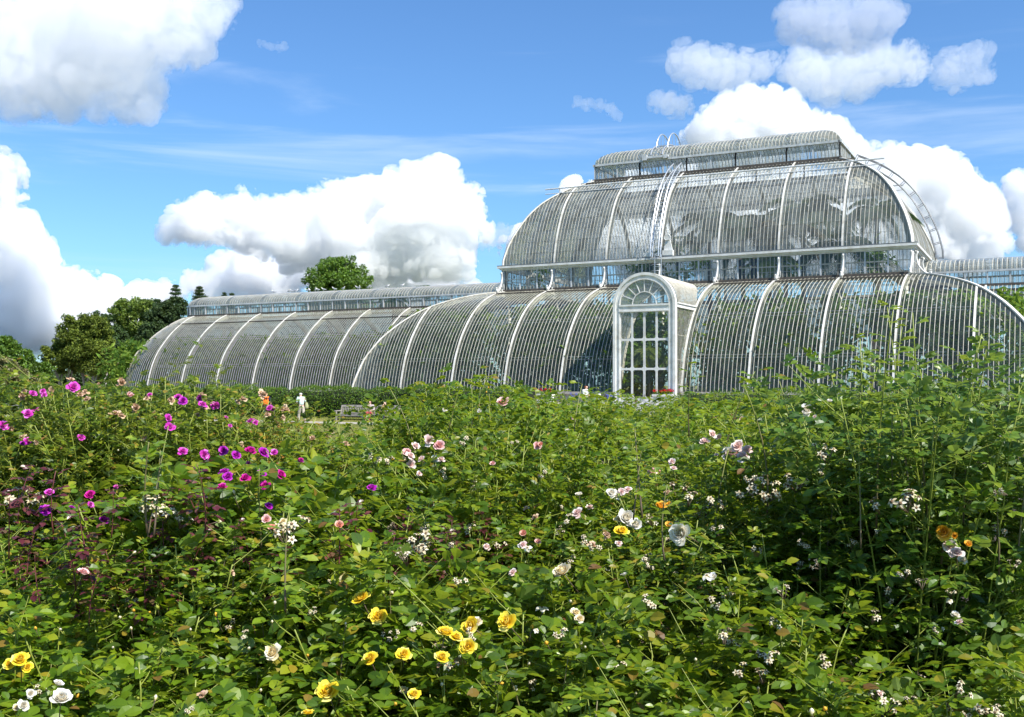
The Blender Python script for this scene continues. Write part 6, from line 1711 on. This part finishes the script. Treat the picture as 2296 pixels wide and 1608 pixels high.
def cloud(label, seeds, D, m, vox=3.0, amp=.27, fscale=1.0, depth=.55, lev=.30):
    """cumulus built as one closed body: soft union of lobes (px, py, r in photo pixels) eaten into by rounded noise"""
    S = np.array(seeds, float); S[:,2] *= 1.13; k = D/F_PX
    lo = (S[:,:2]-S[:,2:]*1.35).min(0); hi = (S[:,:2]+S[:,2:]*1.35).max(0); W = np.maximum(S[:,2]*(.9+depth), 0).max()*1.25
    nx, nz, ny = [int(math.ceil(v/vox))+3 for v in (hi[0]-lo[0], hi[1]-lo[1], 2*W)]
    X = lo[0]+np.arange(nx)*vox; Zp = lo[1]+np.arange(nz)*vox; Y = -W+np.arange(ny)*vox
    f = np.zeros((nx,ny,nz), np.float32)
    for px, py, r in S:
        wy = rng.normal(0, depth*.45)*r; Rr = r*1.45
        d2 = ((X-px)/Rr)[:,None,None]**2 + ((Y-wy)/Rr)[None,:,None]**2 + ((Zp-py)/Rr)[None,None,:]**2
        f += np.clip(1-d2, 0, None)**2
    f = f/(1+.35*f)
    band = np.argwhere((f > .02) & (f < 1.05))
    P = np.stack([X[band[:,0]], Y[band[:,1]], Zp[band[:,2]]],1)/(np.clip(np.median(S[:,2]), 14, 60)*fscale) + rng.uniform(0,90,3)
    warp = np.stack([vnoise(P*.7+31), vnoise(P*.7+57), vnoise(P*.7+83)],1)*.35
    q = puffy(P+warp, 6); q = (q-q.mean())/q.std()
    f[tuple(band.T)] += amp*q*np.clip(f[tuple(band.T)]*5,0,1)
    f[0]=f[-1]=0; f[:,0]=0; f[:,-1]=0; f[:,:,0]=0; f[:,:,-1]=0
    V, F = iso_mesh(f, lev)
    fw = np.array([-SN, CS, 0]); rt = np.array([CS, SN, 0]); c0 = at((lo[0]+hi[0])/2, (lo[1]+hi[1])/2, D)
    u = (lo[0]+V[:,0]*vox-(lo[0]+hi[0])/2)*k; wv = (-W+V[:,1]*vox)*k; vv = -(lo[1]+V[:,2]*vox-(lo[1]+hi[1])/2)*k
    F = F[:, ::-1]; mb = MB(); mb.add(u[:,None]*rt + wv[:,None]*fw + vv[:,None]*np.array([0,0,1.]), F, 0)
    o = mb.build('cloud', [m], None, True); o.location = c0
    tag(o, label, 'cloud'); return o
cloud('big soft white cloud filling the sky corner above the yew', [(40,40,120),(150,40,120),(260,30,110),(370,40,95),(440,20,70),(490,10,40),(60,150,100),(170,160,80),(270,180,75),(320,210,45),(330,258,24),(230,220,45),(120,210,55),(20,215,50),(300,130,50),(380,95,45),(455,95,30)], 1500, CL_SOFT)
cloud('stack of cumulus low over the trees beside the glasshouse end', [(-10,400,55),(5,500,62),(60,570,60),(10,590,60),(95,640,62),(165,650,50),(60,690,70),(180,690,55),(10,720,70),(120,740,60),(230,665,40),(270,690,45),(215,735,50),(330,675,40),(380,665,34),(300,740,50),(430,640,30)], 1900, CL_HARD)
cloud('large cumulus standing over the wing of the glasshouse', [(385,520,30),(425,495,42),(470,500,50),(545,455,34),(540,505,55),(610,500,50),(690,490,55),(760,470,58),(840,455,55),(910,435,52),(985,415,50),(1035,455,45),(1060,510,40),(600,540,45),(660,560,50),(730,575,55),(800,575,65),(880,570,70),(960,565,60),(1025,590,40),(1000,490,60),(920,500,65),(840,520,60),(760,530,55),(690,535,45),(1010,550,50)], 1700, CL_HARD)
cloud('lower cumulus bank behind the bright round tree', [(500,610,40),(560,600,42),(620,610,40),(700,590,50),(800,580,55),(890,590,55),(960,600,50),(1000,630,40),(920,650,50),(840,640,50),(760,630,50),(640,640,40),(560,640,36),(1060,640,22),(455,640,30)], 2100, CL_HARD)
cloud('small soft cloud beside the large cumulus over the wing', [(1110,525,22),(1135,520,20),(1095,545,18)], 1900, CL_SOFT)
cloud('bright cumulus towering behind the dome', [(1555,310,28),(1600,285,42),(1650,260,50),(1700,245,52),(1750,265,48),(1800,290,45),(1850,310,45),(1620,330,50),(1720,320,60),(1890,335,40),(1940,360,36)], 1700, CL_HARD)
cloud('cumulus bank beside the dome over the far wing', [(2010,360,42),(2060,385,48),(2110,400,50),(2160,430,46),(2200,455,42),(2060,450,55),(2130,480,55),(2190,520,42),(2230,500,24),(2060,520,50),(2000,440,50),(1980,400,34),(2140,550,36),(2240,545,30),(2180,580,36),(2080,570,50),(2110,440,60),(2060,430,60),(2180,490,50)], 1850, CL_HARD)
cloud('low cumulus bank seen through the dome glass', [(1180,560,50),(1260,540,60),(1350,530,65),(1450,520,70),(1550,520,75),(1650,510,75),(1750,520,75),(1850,520,75),(1930,520,70),(1990,540,60),(1300,460,50),(1420,430,55),(1540,420,55),(1660,420,60),(1780,420,55),(1880,440,55),(1250,610,50),(1450,600,60),(1650,600,60),(1850,600,60)], 2400, CL_HARD, vox=5.5)
cloud('cumulus at the edge of the sky over the far wing', [(2290,420,36),(2300,470,40),(2275,500,22),(2310,530,34)], 1900, CL_HARD)
cloud('soft oblong cloud above the dome', [(1535,140,38),(1580,150,42),(1630,155,42),(1680,150,36),(1715,150,30),(1540,175,26),(1650,180,22),(1600,180,26)], 1400, CL_SOFT)
cloud('wide soft cloud above the dome, under the grey one', [(1790,150,40),(1840,160,46),(1900,155,52),(1960,145,50),(2020,150,42),(2055,150,28),(1870,195,36),(1930,200,28),(1820,185,30)], 1400, CL_SOFT)
cloud('flat cloud coloured grey for shade at the top of the sky above the dome', [(1780,50,44),(1840,40,56),(1910,40,58),(1970,45,46),(2005,25,30),(1860,80,36),(1930,80,34)], 1300, CL_SHADED)
cloud('small ragged cloud beyond the wide soft cloud', [(2120,150,32),(2160,140,34),(2200,120,26),(2205,165,24),(2150,180,26),(2105,180,18)], 1450, CL_WISP)
cloud('ragged cloud scrap beside the dome cloud', [(1475,228,22),(1505,235,26),(1535,240,22)], 1450, CL_SOFT)
cloud('torn wisp of cloud over the porch', [(1295,230,13),(1318,236,14),(1345,238,14),(1370,246,14),(1385,262,11)], 1450, CL_WISP)
cloud('tiny wisp of cloud alone in the blue', [(585,96,9),(605,103,9),(625,106,11),(637,103,9)], 1450, CL_WISP)

# ================================================================== SKY, SUN, CAMERA
w = bpy.data.worlds.new('World'); SC.world = w; w.use_nodes = True
nt = w.node_tree; nt.nodes.clear()
wo = nt.nodes.new('ShaderNodeOutputWorld'); bg = nt.nodes.new('ShaderNodeBackground'); nt.links.new(bg.outputs[0], wo.inputs[0])
SUN = np.array([1.0, -.32, 1.25]); SUN /= np.linalg.norm(SUN)
sky = nt.nodes.new('ShaderNodeTexSky'); sky.sky_type = 'NISHITA'; sky.sun_disc = False
sky.sun_elevation = math.asin(SUN[2]); sky.sun_rotation = math.atan2(SUN[0], SUN[1])
sky.altitude = 20; sky.air_density = 1.0; sky.dust_density = .6; sky.ozone_density = 2.2
bg.inputs['Strength'].default_value = .10
# thin cirrus streaks
tc = nt.nodes.new('ShaderNodeTexCoord'); mp = nt.nodes.new('ShaderNodeMapping'); mp.inputs['Rotation'].default_value = (R(10), R(-4), -YAW); mp.inputs['Scale'].default_value = (1.6, 1.6, 15)
nt.links.new(tc.outputs['Generated'], mp.inputs[0])
no = nt.nodes.new('ShaderNodeTexNoise'); no.inputs['Scale'].default_value = 1.5; no.inputs['Detail'].default_value = 8; no.inputs['Roughness'].default_value = .55; no.inputs['Distortion'].default_value = .6
nt.links.new(mp.outputs[0], no.inputs['Vector'])
mr = nt.nodes.new('ShaderNodeMapRange'); mr.interpolation_type = 'SMOOTHSTEP'; mr.inputs[1].default_value = .50; mr.inputs[2].default_value = .78; mr.inputs[3].default_value = 0; mr.inputs[4].default_value = .42
nt.links.new(no.outputs[0], mr.inputs[0])
mx = nt.nodes.new('ShaderNodeMix'); mx.data_type = 'RGBA'
nt.links.new(mr.outputs[0], mx.inputs[0]); mx.inputs[7].default_value = (4.6, 5.3, 6.3, 1)
tint = nt.nodes.new('ShaderNodeMix'); tint.data_type = 'RGBA'; tint.blend_type = 'MULTIPLY'; tint.inputs[0].default_value = 1; tint.inputs[7].default_value = (.47, .70, .92, 1)
nt.links.new(sky.outputs[0], tint.inputs[6]); nt.links.new(tint.outputs[2], mx.inputs[6])
nt.links.new(mx.outputs[2], bg.inputs['Color'])

sl = bpy.data.lights.new('sun', 'SUN'); sl.energy = 4.2; sl.angle = R(.5); sl.color = (1.0, .955, .88)
so = bpy.data.objects.new('sun', sl); COL.objects.link(so); so.rotation_euler = Vector(SUN).to_track_quat('Z', 'Y').to_euler()

cam = bpy.data.cameras.new('camera'); co = bpy.data.objects.new('camera', cam); COL.objects.link(co)
co.location = CAM; co.rotation_euler = (PI/2, 0, YAW)
cam.sensor_width = 36; cam.lens = 36*F_PX/2296; cam.shift_y = (HOR-804)/2296; cam.clip_end = 9000; cam.clip_start = .05
SC.camera = co
SC.view_settings.view_transform = 'Standard'; SC.view_settings.look = 'None'; SC.view_settings.gamma = 1; SC.view_settings.exposure = 1.05
SC.cycles.transparent_max_bounces = 24; SC.cycles.diffuse_bounces = 3; SC.cycles.glossy_bounces = 3; SC.cycles.transmission_bounces = 4
SC.cycles.volume_bounces = 18; SC.cycles.max_bounces = 20
SC.cycles.use_denoising = True
SC.cycles.use_adaptive_sampling = True; SC.cycles.adaptive_threshold = .02
SC.cycles.caustics_reflective = False; SC.cycles.caustics_refractive = False
